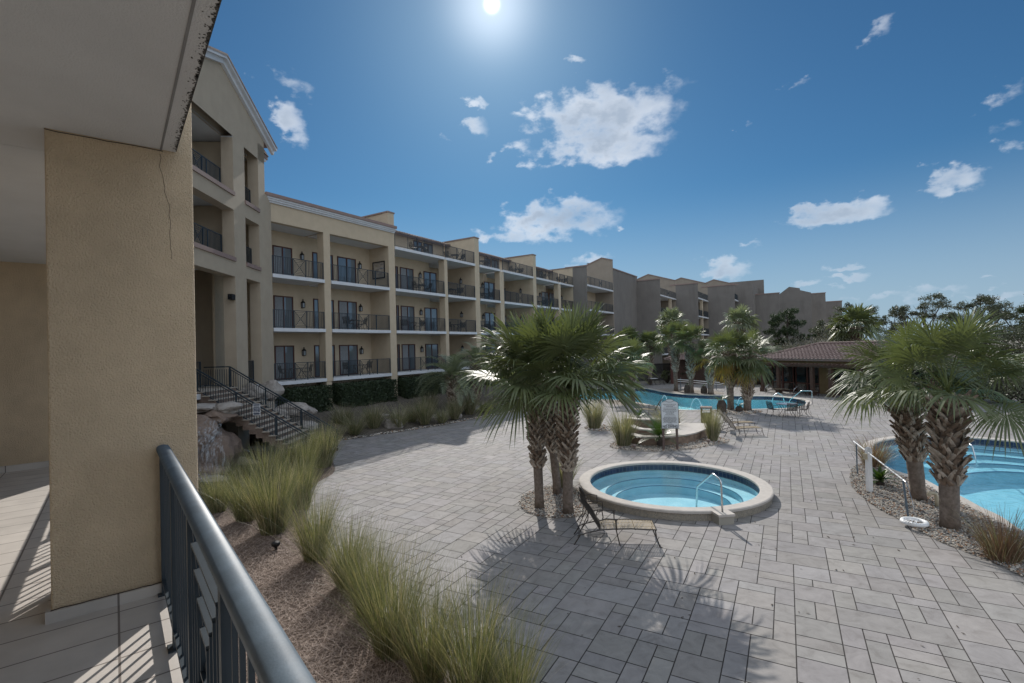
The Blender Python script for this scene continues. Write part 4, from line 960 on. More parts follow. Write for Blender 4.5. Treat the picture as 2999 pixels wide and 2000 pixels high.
for (a, b) in zip(pts[:-1], pts[1:]): m_.quad((a[0] - .0012, 4.1575, a[1]), (a[0] + .0012, 4.1575, a[1]), (b[0] + .0012, 4.1575, b[1]), (b[0] - .0012, 4.1575, b[1]))
obj('crack', m_, 'bark', bal); m_ = MB()
pts = [(-.322 + .06 * i, CZ - .006 - rr.uniform(0, .006)) for i in range(11)]
for (a, b) in zip(pts[:-1], pts[1:]): m_.quad((a[0], 4.1575, a[1] - .003), (b[0], 4.1575, b[1] - .003), (b[0], 4.1575, b[1] + .003), (a[0], 4.1575, a[1] + .003))
obj('crack', m_, 'bark', bal); m_ = MB()
pts = [(-.322 + .045 * i, FZ + .073 + rr.uniform(0, .008)) for i in range(15)]
for (a, b) in zip(pts[:-1], pts[1:]): m_.quad((a[0], 4.134, a[1] - .003), (b[0], 4.134, b[1] - .003), (b[0], 4.134, b[1] + .004), (a[0], 4.134, a[1] + .004))
obj('crack', m_, 'bark', bal)

def bigrailing(name, label, y0, y1, decos):
    t_ = thing(name, label, 'railing', (0, 0, 0), rzB); X = .25; zt = 3.95
    m_ = MB(); prof = [(-.037, .0), (-.037, .022), (-.026, .034), (.0, .040), (.026, .034), (.037, .022), (.037, .0)]
    n_ = len(prof); v0 = len(m_.v)
    for y in (y0, y1): m_.v += [(X + px, y, zt - .04 + pz) for px, pz in prof]
    for i in range(n_ - 1): m_.f.append((i, i + 1, n_ + i + 1, n_ + i)); m_.mi.append(0)
    m_.f.append((0, n_, 2 * n_ - 1, n_ - 1)); m_.mi.append(0)
    m_.f.append(tuple(range(n_))); m_.mi.append(0); m_.f.append(tuple(range(2 * n_ - 1, n_ - 1, -1))); m_.mi.append(0)
    o = obj('top_rail', m_, 'rail_metal', t_); o.data.polygons.foreach_set('use_smooth', [i < 6 for i in range(len(o.data.polygons))])
    m_ = MB(); m_.box((X - .02, y0, zt - .085), (X + .02, y1, zt - .041)); m_.box((X - .02, y0, FZ + .08), (X + .02, y1, FZ + .105)); obj('channel', m_, 'metal', t_)
    segs = []; 
    for d in decos: segs.append((d - .42, d + .42))
    posts = set()
    for a, b in segs: posts |= {a, b}
    y = y0 + .02; posts.add(y); 
    yy_ = y1 - .03; posts.add(yy_)
    srt = sorted(posts); m_ = MB(); allp = list(srt)
    for a, b in zip(srt[:-1], srt[1:]):
        if b - a > 1.5:
            k = int((b - a) / .75); allp += [a + (b - a) * i / k for i in range(1, k)]
    for y in sorted(allp):
        m_ = MB(); m_.box((X - .022, y - .022, FZ), (X + .022, y + .022, zt - .086)); m_.box((X - .045, y - .045, FZ), (X + .045, y + .045, FZ + .008)); obj('post', m_, 'metal', t_)
    m_ = MB(); y = y0 + .11
    while y < y1 - .05:
        if not any(a - .05 < y < b + .05 for a, b in segs) and all(abs(y - p) > .045 for p in allp): m_.box((X - .007, y - .007, FZ + .105), (X + .007, y + .007, zt - .085))
        y += .11
    obj('balusters', m_, 'metal', t_)
    for a, b in segs:
        m_ = MB(); cy, cz = (a + b) / 2, (FZ + .105 + zt - .085) / 2; w2, h2 = .40, (zt - .19 - FZ) / 2
        m_.bar((X, cy - w2, cz - h2), (X, cy + w2, cz + h2), .02, .014, up=(1, 0, 0)); m_.bar((X + .003, cy + w2, cz - h2), (X + .003, cy - w2, cz + h2), .02, .014, up=(1, 0, 0))
        for q in (.80, .60, .40, .20):
            for s_ in (1, -1): m_.box((X - .018, cy - w2 * q, cz + s_ * h2 * q - .006), (X + .018, cy + w2 * q, cz + s_ * h2 * q + .006))
            for s_ in (1, -1): m_.box((X - .017, cy + s_ * w2 * q - .006, cz - h2 * q + .007), (X + .017, cy + s_ * w2 * q + .006, cz + h2 * q - .007))
        obj('spiderweb_panel', m_, 'metal', t_)
    return t_
bigrailing('balcony_railing', 'weathered blue-grey metal balcony railing in the left foreground', -1.5, 4.158, [2.10, -.6])
bigrailing('balcony_railing', 'continuation of the metal balcony railing beyond the near pillar, hidden behind it', 4.62, 10.15, [7.4])
# ================================================================ plants
def frond(mb_, o, az, el, Lp, Lb, rg, mi=0, N_=34, bend=.5, droop=.35, span=128, wp=.018):
    H_ = Vector((math.cos(az), math.sin(az), 0)); Z_ = Vector((0, 0, 1)); S_ = Vector((-math.sin(az), math.cos(az), 0))
    p = Vector(o); pts = [p.copy()]; e = el; K = 4
    for i in range(K):
        e = el - bend * (i + 1) / K; p = p + (H_ * math.cos(e) + Z_ * math.sin(e)) * (Lp / K); pts.append(p.copy())
    # stalk: flat three-sided
    mb_.strip(pts, [S_] * len(pts), [wp, wp * .9, wp * .8, wp * .7, wp * .6], 1)
    up = H_ * -math.sin(el) + Z_ * math.cos(el); mb_.strip(pts, [up] * len(pts), [wp * .6] * 5, 1)
    T_ = (H_ * math.cos(e) + Z_ * math.sin(e)); roll = rg.gauss(0, .35); Nn = S_.cross(T_) * -1
    if Nn.z < 0 and abs(e) < 1.3: Nn = -Nn
    s_ = S_ * math.cos(roll) + Nn * math.sin(roll); n_ = Nn * math.cos(roll) - S_ * math.sin(roll)
    dth = math.radians(span) * 2 / N_
    for i in range(N_):
        a = math.radians(span) * (2 * (i + .5) / N_ - 1) + rg.gauss(0, .015)
        d = T_ * math.cos(a) + s_ * math.sin(a) + n_ * (.10 + rg.gauss(0, .03)); d.normalize()
        L_ = Lb * (1 - .30 * abs(a) / math.radians(span)) * rg.uniform(.9, 1.06); base = p + T_ * (.10 * Lb * math.cos(a * .7))
        sd_ = (n_.cross(d)).normalized(); tw = rg.gauss(0, .35) + (.25 if i % 2 else -.25); sd2 = (sd_ * math.cos(tw) + n_ * math.sin(tw))
        dr = droop * rg.uniform(.6, 1.5); q = []; ws = []; rs = (.04, .46, .66, .85, 1.0)
        for r_ in rs:
            pos = base + d * (L_ * r_) - Z_ * (L_ * dr * max(0, r_ - .25) ** 2 * 1.6) ; q.append(pos)
        w4 = math.tan(dth / 2) * L_ * .46 * 1.05
        mb_.strip(q, [sd_, sd_ * .75 + sd2 * .25, sd2, sd2, sd2], [w4 * .12, w4, w4 * .85, w4 * .5, .001], mi)
def trunk_mesh(h, r0, r1, lean, seed, boots_from=.35, bh=.09, dens=1.0, bsize=1.0):
    rg = random.Random(seed); t_ = MB(); K = 10; cen = []
    for i in range(K + 1):
        f = i / K; cen.append(Vector((lean[0] * f ** 1.5, lean[1] * f ** 1.5, h * f)))
    rad = [r0 * 1.18 if i == 0 else r0 + (r1 - r0) * (i / K) for i in range(K + 1)]
    t_.tube(cen, rad, 16, cap=True)
    n0 = len(t_.v)
    for i, v in enumerate(t_.v):
        f = min(v[2] / h, 1); c = cen[min(int(f * K), K)]; k = 1 + .06 * noise.noise(Vector((v[0] * 6, v[1] * 6, v[2] * 9 + seed)))
        t_.v[i] = (c.x + (v[0] - c.x) * k, c.y + (v[1] - c.y) * k, v[2])
    b = MB(); z = h * boots_from; row = 0
    def cz_(z):
        f = z / h; return Vector((lean[0] * f ** 1.5, lean[1] * f ** 1.5, z))
    while z < h + .05:
        n_ = int(8 * dens); rr_ = (r0 + (r1 - r0) * z / h) * .98
        for k in range(n_):
            a = 2 * math.pi * (k + (row % 2) * .5) / n_ + rg.gauss(0, .06)
            up_f = (z / h - boots_from) / max(1 - boots_from, .01); out = .24 + .6 * up_f * rg.uniform(.5, 1.1) + rg.uniform(0, .2)
            c = cz_(z); rad_ = Vector((math.cos(a), math.sin(a), 0)); tan = Vector((-math.sin(a), math.cos(a), 0))
            base = c + rad_ * rr_ + Vector((0, 0, rg.uniform(-.02, .02)))
            for sgn in (1, -1):
                if rg.random() < .16: continue
                ln = .36 * bsize * rg.uniform(.6, 1.3); lean_t = sgn * rg.uniform(.30, .78); bmi = rg.choices([0, 1], [3, 1 + 3 * up_f])[0]
                d = (Vector((0, 0, 1)) + tan * lean_t * 1.0 + rad_ * out).normalized()
                st_ = base - tan * sgn * .085 * bsize + rad_ * .0
                w_ = .050 * bsize; side = d.cross(rad_).normalized(); nn_ = side.cross(d).normalized(); nn_ = nn_ if nn_.dot(rad_) > 0 else -nn_
                p0, p1, p2 = st_, st_ + d * ln * .6 , st_ + d * ln + rad_ * ln * .10
                vs = []
                for p, ww, th in ((p0, w_ * 1.25, .015), (p1, w_, .045), (p2, w_ * .55, .04)):
                    vs.append([p - side * ww, p + side * ww, p + side * ww * .5 + nn_ * th, p - side * ww * .5 + nn_ * th])
                for i in range(2):
                    for j in range(4): b.quad(vs[i][j], vs[i][(j + 1) % 4], vs[i + 1][(j + 1) % 4], vs[i + 1][j], bmi)
                b.quad(*vs[2], bmi)
        z += bh * 1.25; row += 1
    return t_, b, cen[-1]
def fan_palm(label, base, h, Lp, Lb, seed, lean=(0, 0), nf=30, r0=.15, r1=.19, N_=34, leaf='palm_leaf', boots_from=.35, dens=1.0, group='fan palms round the pools', bend=.45, old=0, scale_boot=1.0, elmin=2, droop=.50, elmax=88):
    t_ = thing('fan_palm', label, 'palm tree', base, 0, group); rg = random.Random(seed)
    tm_, bm_, top = trunk_mesh(h, r0, r1, lean, seed, boots_from, dens=dens, bsize=scale_boot)
    obj('trunk', tm_, 'trunk', t_, smooth=True); obj('leaf_bases', bm_, ['boot', 'boot2'], t_)
    c_ = MB(); top = top + Vector((0, 0, .08))
    for i in range(nf):
        f = (i + .5) / nf; el = math.radians(elmax - (elmax - elmin) * f ** .9 + rg.gauss(0, 6)); az = i * 2.39996 + rg.gauss(0, .2)
        frond(c_, top + Vector((0, 0, .15 * (1 - f))), az, el, Lp * rg.uniform(.85, 1.15) * (1 if el > 0 else .85), Lb * rg.uniform(.85, 1.12), rg, 2 if i >= nf - old else 0, N_, bend=bend * rg.uniform(.6, 1.3) * (.5 + .6 * f), droop=droop * (.25 + 1.0 * f))
    obj('crown', c_, [leaf, 'petiole', 'palm_old'], t_)
    return t_
def pinnate(mb_, o, az, el, L_, rg, nl=36, ll=.45, w=.013, bend=1.2, vee=.5, mi=0):
    H_ = Vector((math.cos(az), math.sin(az), 0)); Z_ = Vector((0, 0, 1)); S_ = Vector((-math.sin(az), math.cos(az), 0))
    K = 12; p = Vector(o); pts = [p.copy()]; dirs = []
    for i in range(K):
        e = el - bend * ((i + .5) / K) ** 1.3; d = H_ * math.cos(e) + Z_ * math.sin(e); dirs.append(d); p = p + d * (L_ / K); pts.append(p.copy())
    mb_.strip(pts, [S_] * len(pts), [w * 1.3 * (1 - .8 * i / K) for i in range(K + 1)], 1)
    for i in range(nl):
        f = .14 + .86 * i / nl; x = f * K; k = min(int(x), K - 1); pos = pts[k].lerp(pts[k + 1], x - k); d = dirs[k]; n_ = S_.cross(d); n_ = -n_ if n_.z < 0 else n_
        l = ll * math.sin(math.pi * min(1, .18 + f * .78)) * rg.uniform(.85, 1.1)
        for sg in (1, -1):
            dd = (S_ * sg * 1.0 + d * (.55 + .3 * f) + n_ * vee * rg.uniform(.6, 1.3)).normalized(); sd_ = dd.cross(n_).normalized()
            mb_.strip([pos, pos + dd * l * .5 - Z_ * l * .04, pos + dd * l - Z_ * l * .22], [sd_] * 3, [w * .7, w, .001], mi)
def feather_palm(label, base, h, Lf, seed, nf=34, ll=.5, leaf='palm_blue', bf=.1, r0=.2):
    t_ = thing('feather_palm', label, 'palm tree', base); rg = random.Random(seed)
    tm_, bm_, top = trunk_mesh(h, r0, r0 * 1.2, (0, 0), seed, bf, bsize=1.1); obj('trunk', tm_, 'trunk', t_, smooth=True); obj('leaf_bases', bm_, ['boot', 'boot2'], t_)
    c_ = MB()
    for i in range(nf):
        f = (i + .5) / nf; pinnate(c_, top, i * 2.39996 + rg.gauss(0, .2), math.radians(86 - 95 * f + rg.gauss(0, 5)), Lf * rg.uniform(.85, 1.1), rg, 44, ll, .014, bend=1.5, vee=.7)
    obj('crown', c_, [leaf, 'petiole'], t_); return t_
def cycad(label, base, Lf, seed, nf=22, h=.25, name='sago_palm', r0=.12, elr=(75, 5)):
    t_ = thing(name, label, 'sago palm', base); rg = random.Random(seed); tm_ = MB(); tm_.tube([(0, 0, 0), (0, 0, h * .6), (0, 0, h)], [r0 * 1.1, r0 * 1.2, r0 * .7], 12)
    obj('trunk', tm_, 'bark', t_); c_ = MB()
    for i in range(nf):
        f = (i + .5) / nf; pinnate(c_, (0, 0, h), i * 2.39996 + rg.gauss(0, .15), math.radians(elr[0] - (elr[0] - elr[1]) * f), Lf * rg.uniform(.85, 1.1), rg, 30, Lf * .2, .008, bend=.7, vee=.35)
    obj('crown', c_, ['cycad', 'cycad'], t_); return t_
def grass_mesh(seed, n_=600, h=1.4, spread=.18, w=.0035, out=.5, mix=(6, 3, 1), seg=5, plume=0):
    rg = random.Random(seed); m_ = MB()
    for i in range(n_):
        a = rg.uniform(0, 2 * math.pi); r_ = spread * math.sqrt(rg.random()); p = Vector((r_ * math.cos(a), r_ * math.sin(a), -.03)); a2 = a + rg.gauss(0, .5)
        H_ = Vector((math.cos(a2), math.sin(a2), 0)); S_ = Vector((-H_.y, H_.x, 0)); tilt = abs(rg.gauss(0, out)) * .55 + .35 * out * r_ / spread; L_ = h * rg.uniform(.55, 1.08); cv = rg.uniform(.2, 1.1) * out + .1
        q = [p.copy()]; 
        for k in range(seg):
            e = math.pi / 2 - tilt - cv * ((k + .5) / seg) ** 1.8; p = p + (H_ * math.cos(e) + Vector((0, 0, 1)) * math.sin(e)) * (L_ / seg); q.append(p.copy())
        mi = rg.choices([0, 1, 2], mix)[0]; tw = rg.uniform(-.9, .9); s2 = (S_ * math.cos(tw) + H_ * math.sin(tw)).normalized(); ww = w * rg.uniform(.7, 1.3)
        m_.strip(q, [s2] * len(q), [ww * (1 - (k / seg) ** 2 * .9) for k in range(seg + 1)], mi)
    return m_
GR = {}
def gmesh(kind, v):
    k = (kind, v)
    if k not in GR:
        if kind == 'near': m_, mats = grass_mesh(100 + v, 800, 1.5, .20, .0031, .40, (5.5, 2.6, 2.8), 6), ['grass_g', 'grass_y', 'grass_s']
        elif kind == 'gold': m_, mats = grass_mesh(200 + v, 780, 1.5, .22, .0040, .36, (4.5, 3.2, 2.8), 6), ['grass_g', 'grass_y', 'grass_s']
        elif kind == 'far': m_, mats = grass_mesh(300 + v, 520, 1.45, .22, .008, .5, (2, 4, 3), 5), ['grass_g', 'grass_y', 'grass_s']
        elif kind == 'deck': m_, mats = grass_mesh(400 + v, 650, 1.35, .22, .006, .36, (1.5, 5, 3), 5), ['grass_g', 'grass_y', 'grass_s']
        elif kind == 'russet': m_, mats = grass_mesh(500 + v, 520, .95, .20, .0045, .55, (1, 2, 7), 5), ['grass_s', 'grass_y', 'grass_b']
        elif kind == 'wide': m_, mats = grass_mesh(600 + v, 420, 1.45, .2, .006, .85, (2, 5, 3), 5), ['grass_g', 'grass_y', 'grass_s']
        GR[k] = m_.mesh('grass_clump', mats)
    return GR[k]
def clump(kind, v, base, label, s_=1.0, rz=0, group=None):
    o = bpy.data.objects.new('grass_clump', gmesh(kind, v)); col.objects.link(o); o.location = base; o.rotation_euler = (0, 0, rz); o.scale = (s_ if isinstance(s_, tuple) else (s_, s_, s_))
    return tag(o, label, 'ornamental grass', group)
def D_(x, y, z=0): return G(x * 1.27563, y * 1.27563, z)
nearg = [  # x, y in the small survey print, kind, scale, label
 (1175, 1640, 'near', .8, 'green grass clump nearest the viewer, at the bottom edge right of all others'),
 (1085, 1610, 'near', 1.05, 'green grass clump at the bottom edge, left neighbour of the nearest one'),
 (985, 1560, 'near', .95, 'thin green grass clump at the bottom edge with straw bed showing to its left'),
 (905, 1500, 'near', 1.1, 'tall dark green grass clump on the bed corner with long blades arching left'),
 (850, 1408, 'near', 1.0, 'bushy green grass clump halfway along the row beside the paving'),
 (800, 1345, 'near', .95, 'slender green grass clump midway in the row, with paving glowing behind it'),
 (725, 1285, 'near', 1.05, 'broad green grass clump throwing its shadow across the straw bed'),
 (628, 1222, 'gold', 1.15, 'narrow based green-gold grass clump standing alone on the straw bed'),
 (565, 1195, 'near', .95, 'low green grass clump left of the narrow based one'),
 (500, 1175, 'near', .85, 'grass clump closest to the pillar edge'),
 (690, 1165, 'gold', 1.0, 'gold tinged grass clump in the middle of the bright thicket'),
 (610, 1128, 'gold', 1.0, 'silvery topped grass clump in front of the white rock'),
 (655, 1105, 'gold', 1.0, 'sunlit yellow-green grass clump beside the white rock'),
 (548, 1120, 'near', .8, 'short pale grass clump between pillar and white rock'),
 (700, 1095, 'gold', 1.0, 'yellow-green grass clump at the foot of the stairs'),
 (742, 1072, 'gold', 1.15, 'brightest lime coloured grass clump at the rounded tip of the bed'),
 (722, 1070, 'gold', 1.0, 'tall grass clump behind the lime coloured one')]
for i, (x, y, k, s_, lb) in enumerate(nearg):
    clump(k, i % 5, D_(x, y, .04), lb, s_ * (1.04 if y > 1240 else 1.12), rz=i * 1.3, group='ornamental grasses along the near bed')
# dead plumes
m_ = grass_mesh(77, 90, 1.25, .15, .005, .7, (0, 0, 1), 6); o = obj('plume_grass', m_, ['grass_s', 'grass_s', 'grass_b'], loc=D_(668, 1082, .04)); tag(o, 'clump of pinkish dry seed plumes at the stair foot', 'ornamental grass')
rg = random.Random(5)
far_x = [(788, 990), (815, 1002), (858, 990), (915, 985), (945, 975), (975, 978), (1015, 975), (1045, 966), (985, 952), (880, 955), (1078, 955), (1112, 950), (835, 958), (775, 970), (1062, 930), (935, 942)]
far_l = ['grass clump at the stair end of the shaded bed', 'widest fan shaped grass clump of the shaded bed', 'small brown grass clump beside the pale boulder', 'upright straw coloured grass clump between two boulders', 'grass clump in front of the second white column', 'short grass clump by the flat ledge rock', 'dense brownish grass clump below the feather palm', 'grass clump right of the feather palm trunk', 'grass clump left of the feather palm trunk', 'grass clump against the hedge by the second column', 'grass clump behind the large fan palm leaves', 'last grass clump of the shaded bed towards the pool', 'grass clump in front of the first hedge', 'grass clump hugging the stair rocks', 'grass clump high on the bed behind the feather palm', 'grass clump on the upper ledge between the columns']
for i, ((x, y), lb) in enumerate(zip(far_x, far_l)):
    P_ = D_(x, y, .0); zz = 0
    clump('wide' if i in (1, 3, 4, 6, 9, 11) else 'far', i % 3, (P_.x, P_.y, .15), lb, rg.uniform(.9, 1.2), rz=i * 2.1, group='ornamental grasses in the shaded bed')
for (x, y, k, s_, lb) in ((1827, 1304, 'deck', 1.25, 'tan and green grass clump left of the sago palm by the rules sign'), (1741, 1254, 'deck', 1.3, 'tan grass clump alone in a small gravel patch behind the big palms'), (2088, 1290, 'deck', (.85, .85, 1.2), 'narrow leaning grass clump in front of the olive litter bin'),
                          (1950, 1262, 'wide', 1.25, 'loose airy grass clump right behind the rules sign'), (1652, 1425, 'deck', .9, 'small grass clump between the near palm trunks and the hot tub'),
                          (2558, 1366, 'russet', 1.3, 'brown grass clump at the tip of the gravel bed by the white post'), (2938, 1640, 'russet', 1.2, 'dark russet grass clump at the right edge of the gravel bed')):
    clump(k, 0, G(x, y, .02), lb, s_)
# loose pine straw and pebbles
def inpoly_pts(poly, n_, rg, lim=None):
    xs = [p[0] for p in poly]; ys = [p[1] for p in poly]; out = []
    while len(out) < n_:
        p = (rg.uniform(min(xs), max(xs)), rg.uniform(min(ys), max(ys)))
        if inside(p, poly) and (lim is None or lim(p)): out.append(p)
    return out
m_ = MB(); rg = random.Random(9)
for (x, y) in inpoly_pts(LEFTBED, 26000, rg, lambda p: 4.5 < p[1] < 17 and p[0] > -8.5 and rg.random() < min(1, (7.5 / p[1]) ** 2)):
    a = rg.uniform(0, math.pi); l = rg.uniform(.04, .11); w_ = .0035; dx, dy = math.cos(a) * l, math.sin(a) * l; z = .055 + rg.uniform(0, .035); dz = rg.uniform(-.02, .03)
    nx, ny = -math.sin(a) * w_, math.cos(a) * w_
    m_.quad((x - dx - nx, y - dy - ny, z - dz), (x + dx - nx, y + dy - ny, z + dz), (x + dx + nx, y + dy + ny, z + dz), (x - dx + nx, y - dy + ny, z - dz))
tag(obj('pine_straw', m_, 'straw'), 'loose pine needle mulch scattered over the near planting bed', 'mulch', kind='stuff')
def pebbles(poly, n_, r0, r1, seed, label, lim=None):
    rg = random.Random(seed); m_ = MB()
    for (x, y) in inpoly_pts(poly, n_, rg, lim):
        r_ = rg.uniform(r0, r1); a = rg.uniform(0, 6.28); ex = rg.uniform(.6, 1.4); z = .02 + rg.uniform(0, .02); mi = rg.choices([0, 1, 2, 3], [4, 3, 2, 2])[0]
        ca, sa = math.cos(a), math.sin(a); n0 = len(m_.v)
        for k in range(5):
            b_ = k * 1.2566; u, v = r_ * ex * math.cos(b_), r_ / ex * math.sin(b_); m_.v.append((x + u * ca - v * sa, y + u * sa + v * ca, z))
        for k in range(5):
            b_ = k * 1.2566 + .3; u, v = r_ * ex * .6 * math.cos(b_), r_ / ex * .6 * math.sin(b_); m_.v.append((x + u * ca - v * sa, y + u * sa + v * ca, z + r_ * .75))
        for k in range(5): m_.f.append((n0 + k, n0 + (k + 1) % 5, n0 + 5 + (k + 1) % 5, n0 + 5 + k)); m_.mi.append(mi)
        m_.f.append(tuple(n0 + 5 + k for k in range(5))); m_.mi.append(mi)
    tag(obj('pebbles', m_, ['peb_a', 'peb_b', 'peb_c', 'peb_d']), label, 'pebbles', kind='stuff')
M['peb_a'] = MAT('pebble_cream', (.50, .46, .40), .7); M['peb_b'] = MAT('pebble_grey', (.27, .26, .25), .7); M['peb_c'] = MAT('pebble_rust', (.30, .18, .11), .7); M['peb_d'] = MAT('pebble_dark', (.09, .08, .075), .7)
pebbles(GB['right'], 11000, .012, .030, 1, 'loose mixed river pebbles filling the bed by the wading pool')
pebbles(GB['palms'], 3600, .012, .028, 2, 'loose pebbles round the feet of the three near palms')
pebbles(GB['mid'], 3000, .018, .035, 3, 'loose pebbles round the rules sign')
pebbles(GB['poolpalms'], 400, .03, .05, 4, 'pebbles round the twin palms by the pool')
pebbles(GB['grassbed'], 300, .03, .05, 5, 'pebbles under the lone grass clump')
pebbles(fe and [(p.x, p.y) for p in offset([Vector(q) for q in (list(fe) + [Vector((p.x - .25, p.y + .45)) for p in fe[::-1]])], 0)], 1500, .02, .05, 6, 'pale gravel edging along the shaded bed')

# ---- shaded bed in front of the wing: sloping soil
m_ = MB(); n_ = len(fe); K = 6
wl = [C0 + DF * (-3 + (S(1712, 860) + 3) * i / (n_ - 1)) - DA * 1.0 for i in range(n_)]
def zb(f, x=0, y=0): return 0.0 + 1.5 * f ** 1.4
for i in range(n_ - 1):
    for k in range(K):
        q = []
        for (ii, kk) in ((i, k), (i + 1, k), (i + 1, k + 1), (i, k + 1)):
            f = kk / K; p = fe[ii].lerp(wl[ii], f); q.append((p.x, p.y, zb(f) + (.10 * noise.noise(Vector((p.x, p.y, 0)) * .9) if 0 < kk else 0) + (.04 if kk else -.012)))
        m_.quad(*q)
struct('garden_bed', m_, 'soil')
def rock(p, r, label, mat='rock', seed=0, flat=.7, cat='rock', group=None, name='boulder'):
    m_ = MB(); m_.blob((0, 0, 0), r, amp=.22, fs=1.1, sub=3, seed=seed, flat=1)
    o = obj(name, m_, mat, loc=p); return tag(o, label, cat, group)
bl = [(905, 985, .55, .4, 'pale round boulder at the front of the shaded bed'), (945, 972, .5, .3, 'low pale boulder right of the round one'), (990, 966, .9, .25, 'flat ledge stone in front of the feather palm'), (1035, 962, .7, .25, 'flat ledge stone right of the feather palm'),
      (865, 972, .8, .35, 'shadowed boulder behind the widest grass clump'), (812, 978, .6, .3, 'boulder beside the stair end'), (875, 945, .7, .3, 'pale boulder high on the bed by the first column'), (950, 945, .9, .25, 'slab rock high on the bed by the second column'), (1020, 938, 1.0, .25, 'slab rock on the upper ledge beside the feather palm'), (1090, 945, .7, .3, 'rock at the pool end of the shaded bed')]
for i, (x, y, a, h_, lb) in enumerate(bl):
    P_ = D_(x, y); back = Vector((-.4, .9, 0)) * (.0); rock(P_ + Vector((0, 0, .18)) + back, (a, a * .6, h_), lb, seed=i + 3, group='rocks of the shaded bed')
# hedges under the balconies
def leafbox(mb_, lo, hi, n_, size, rg, fr, amp=.12):
    lo = Vector(lo); hi = Vector(hi); d = hi - lo
    for i in range(n_):
        f = rg.choice((0, 0, 0, 1, 2, 3, 4)); u = [rg.random() for _ in range(3)]
        if f in (0,): u[1] = rg.uniform(0, .1)
        elif f == 1: u[2] = 1 - rg.uniform(0, .1) + (.12 if rg.random() < .03 else 0)
        elif f == 2: u[0] = rg.uniform(0, .04)
        elif f == 3: u[0] = 1 - rg.uniform(0, .04)
        p = Vector((lo.x + d.x * u[0], lo.y + d.y * u[1], lo.z + d.z * u[2])); p += Vector((0, -1, .3)) * amp * noise.noise(p * 1.3)
        a = Vector((rg.gauss(0, 1), rg.gauss(0, 1), rg.gauss(0, .6))).normalized() * size * rg.uniform(.6, 1.3); b_ = a.cross(Vector((rg.gauss(0, 1), rg.gauss(0, 1), rg.gauss(0, 1)))).normalized() * size * .45
        mb_.quad(*[fr @ q for q in (p - a, p + b_, p + a, p - b_)])
rg = random.Random(21)
hl = ['hedge under the first balcony bay, nearest the stairs', 'hedge under the second balcony bay, between two columns', 'hedge under the third balcony bay, behind the feather palm', 'hedge under the fourth balcony bay', 'hedge under the fifth balcony bay', 'hedge under the sixth balcony bay']
for i in range(6):
    a = (cols[i][1] if i else .2) + .15; b = cols[i + 1][0] - .1
    m_ = MB(); m_.box((a + .1, -.45, .7), (b - .1, .75, 2.35), fr=FRF); leafbox(m_, (a, -.75, .7), (b, .8, 2.55), 7500 if i < 3 else 3000, .07 if i < 3 else .1, rg, FRF)
    tag(obj('hedge', m_, 'hedge'), 'dark clipped ' + hl[i], 'hedge', 'hedges under the balconies')
# ---- palms
P3 = lambda x, y: G(x, y, .02)
fan_palm('leftmost of the three tall fan palms left of the hot tub, one fan drooping left', P3(1580, 1487), 3.3, 1.1, 1.15, 31, lean=(-.05, .1), nf=31, r0=.12, r1=.15, N_=38, scale_boot=.66, elmin=12, droop=.40, group='three fan palms left of the hot tub')
fan_palm('rear fan palm of the three left of the hot tub, behind the others', P3(1632, 1445), 3.6, 1.05, 1.1, 32, lean=(-.35, .25), nf=25, r0=.12, r1=.155, N_=36, scale_boot=.66, elmin=14, droop=.40, group='three fan palms left of the hot tub')
fan_palm('rightmost of the three fan palms, shaggy trunk beside the near sun lounger', P3(1664, 1503), 3.3, 1.15, 1.2, 33, lean=(.10, .1), nf=32, r0=.13, r1=.165, N_=38, scale_boot=.70, elmin=12, droop=.40, group='three fan palms left of the hot tub')
fan_palm('left fan palm of the two on the gravel bed at the right, grey criss-cross trunk', P3(2690, 1462), 3.1, 1.0, .95, 34, lean=(-.3, .1), nf=28, r0=.17, r1=.235, N_=40, group='two fan palms by the wading pool', elmax=74, scale_boot=.9)
fan_palm('right fan palm of the two on the gravel bed, brown trunk with wide spreading stalks', P3(2782, 1545), 3.0, 1.1, .98, 35, lean=(.12, .05), nf=28, elmin=8, r0=.18, r1=.22, N_=42, group='two fan palms by the wading pool', scale_boot=.92)
fan_palm('left twin fan palm with yellowing lower leaves, on the near pool edge', P3(2140, 1200), 3.6, .95, 1.0, 37, nf=34, r0=.20, r1=.25, N_=26, old=7, group='twin palms on the near pool edge', boots_from=.42, scale_boot=.95, elmin=-45)
fan_palm('right twin fan palm on the near pool edge, one fan hanging right', P3(2189, 1202), 3.4, 1.0, 1.0, 38, lean=(.25, 0), nf=34, r0=.23, r1=.24, N_=26, old=2, group='twin palms on the near pool edge', boots_from=.2, scale_boot=.95, elmin=-45)
fan_palm('first fan palm from the left on the far pool edge, slim trunk', G(1980, 1145, .02), 4.6, 1.0, 1.05, 39, nf=30, r0=.18, r1=.22, N_=22, group='palms on the far pool edge', boots_from=.4, scale_boot=1.0)
fan_palm('second fan palm from the left on the far pool edge, thicker trunk', G(2025, 1150, .02), 4.3, 1.0, 1.05, 40, nf=30, r0=.20, r1=.24, N_=22, group='palms on the far pool edge', boots_from=.3, scale_boot=1.0)
fan_palm('short fan palm on the far pool edge with yellow leaves, left of twin palms', G(2082, 1154, .02), 2.9, .95, 1.0, 41, nf=28, r0=.23, r1=.28, N_=22, old=8, group='palms on the far pool edge', boots_from=.3, scale_boot=1.0)
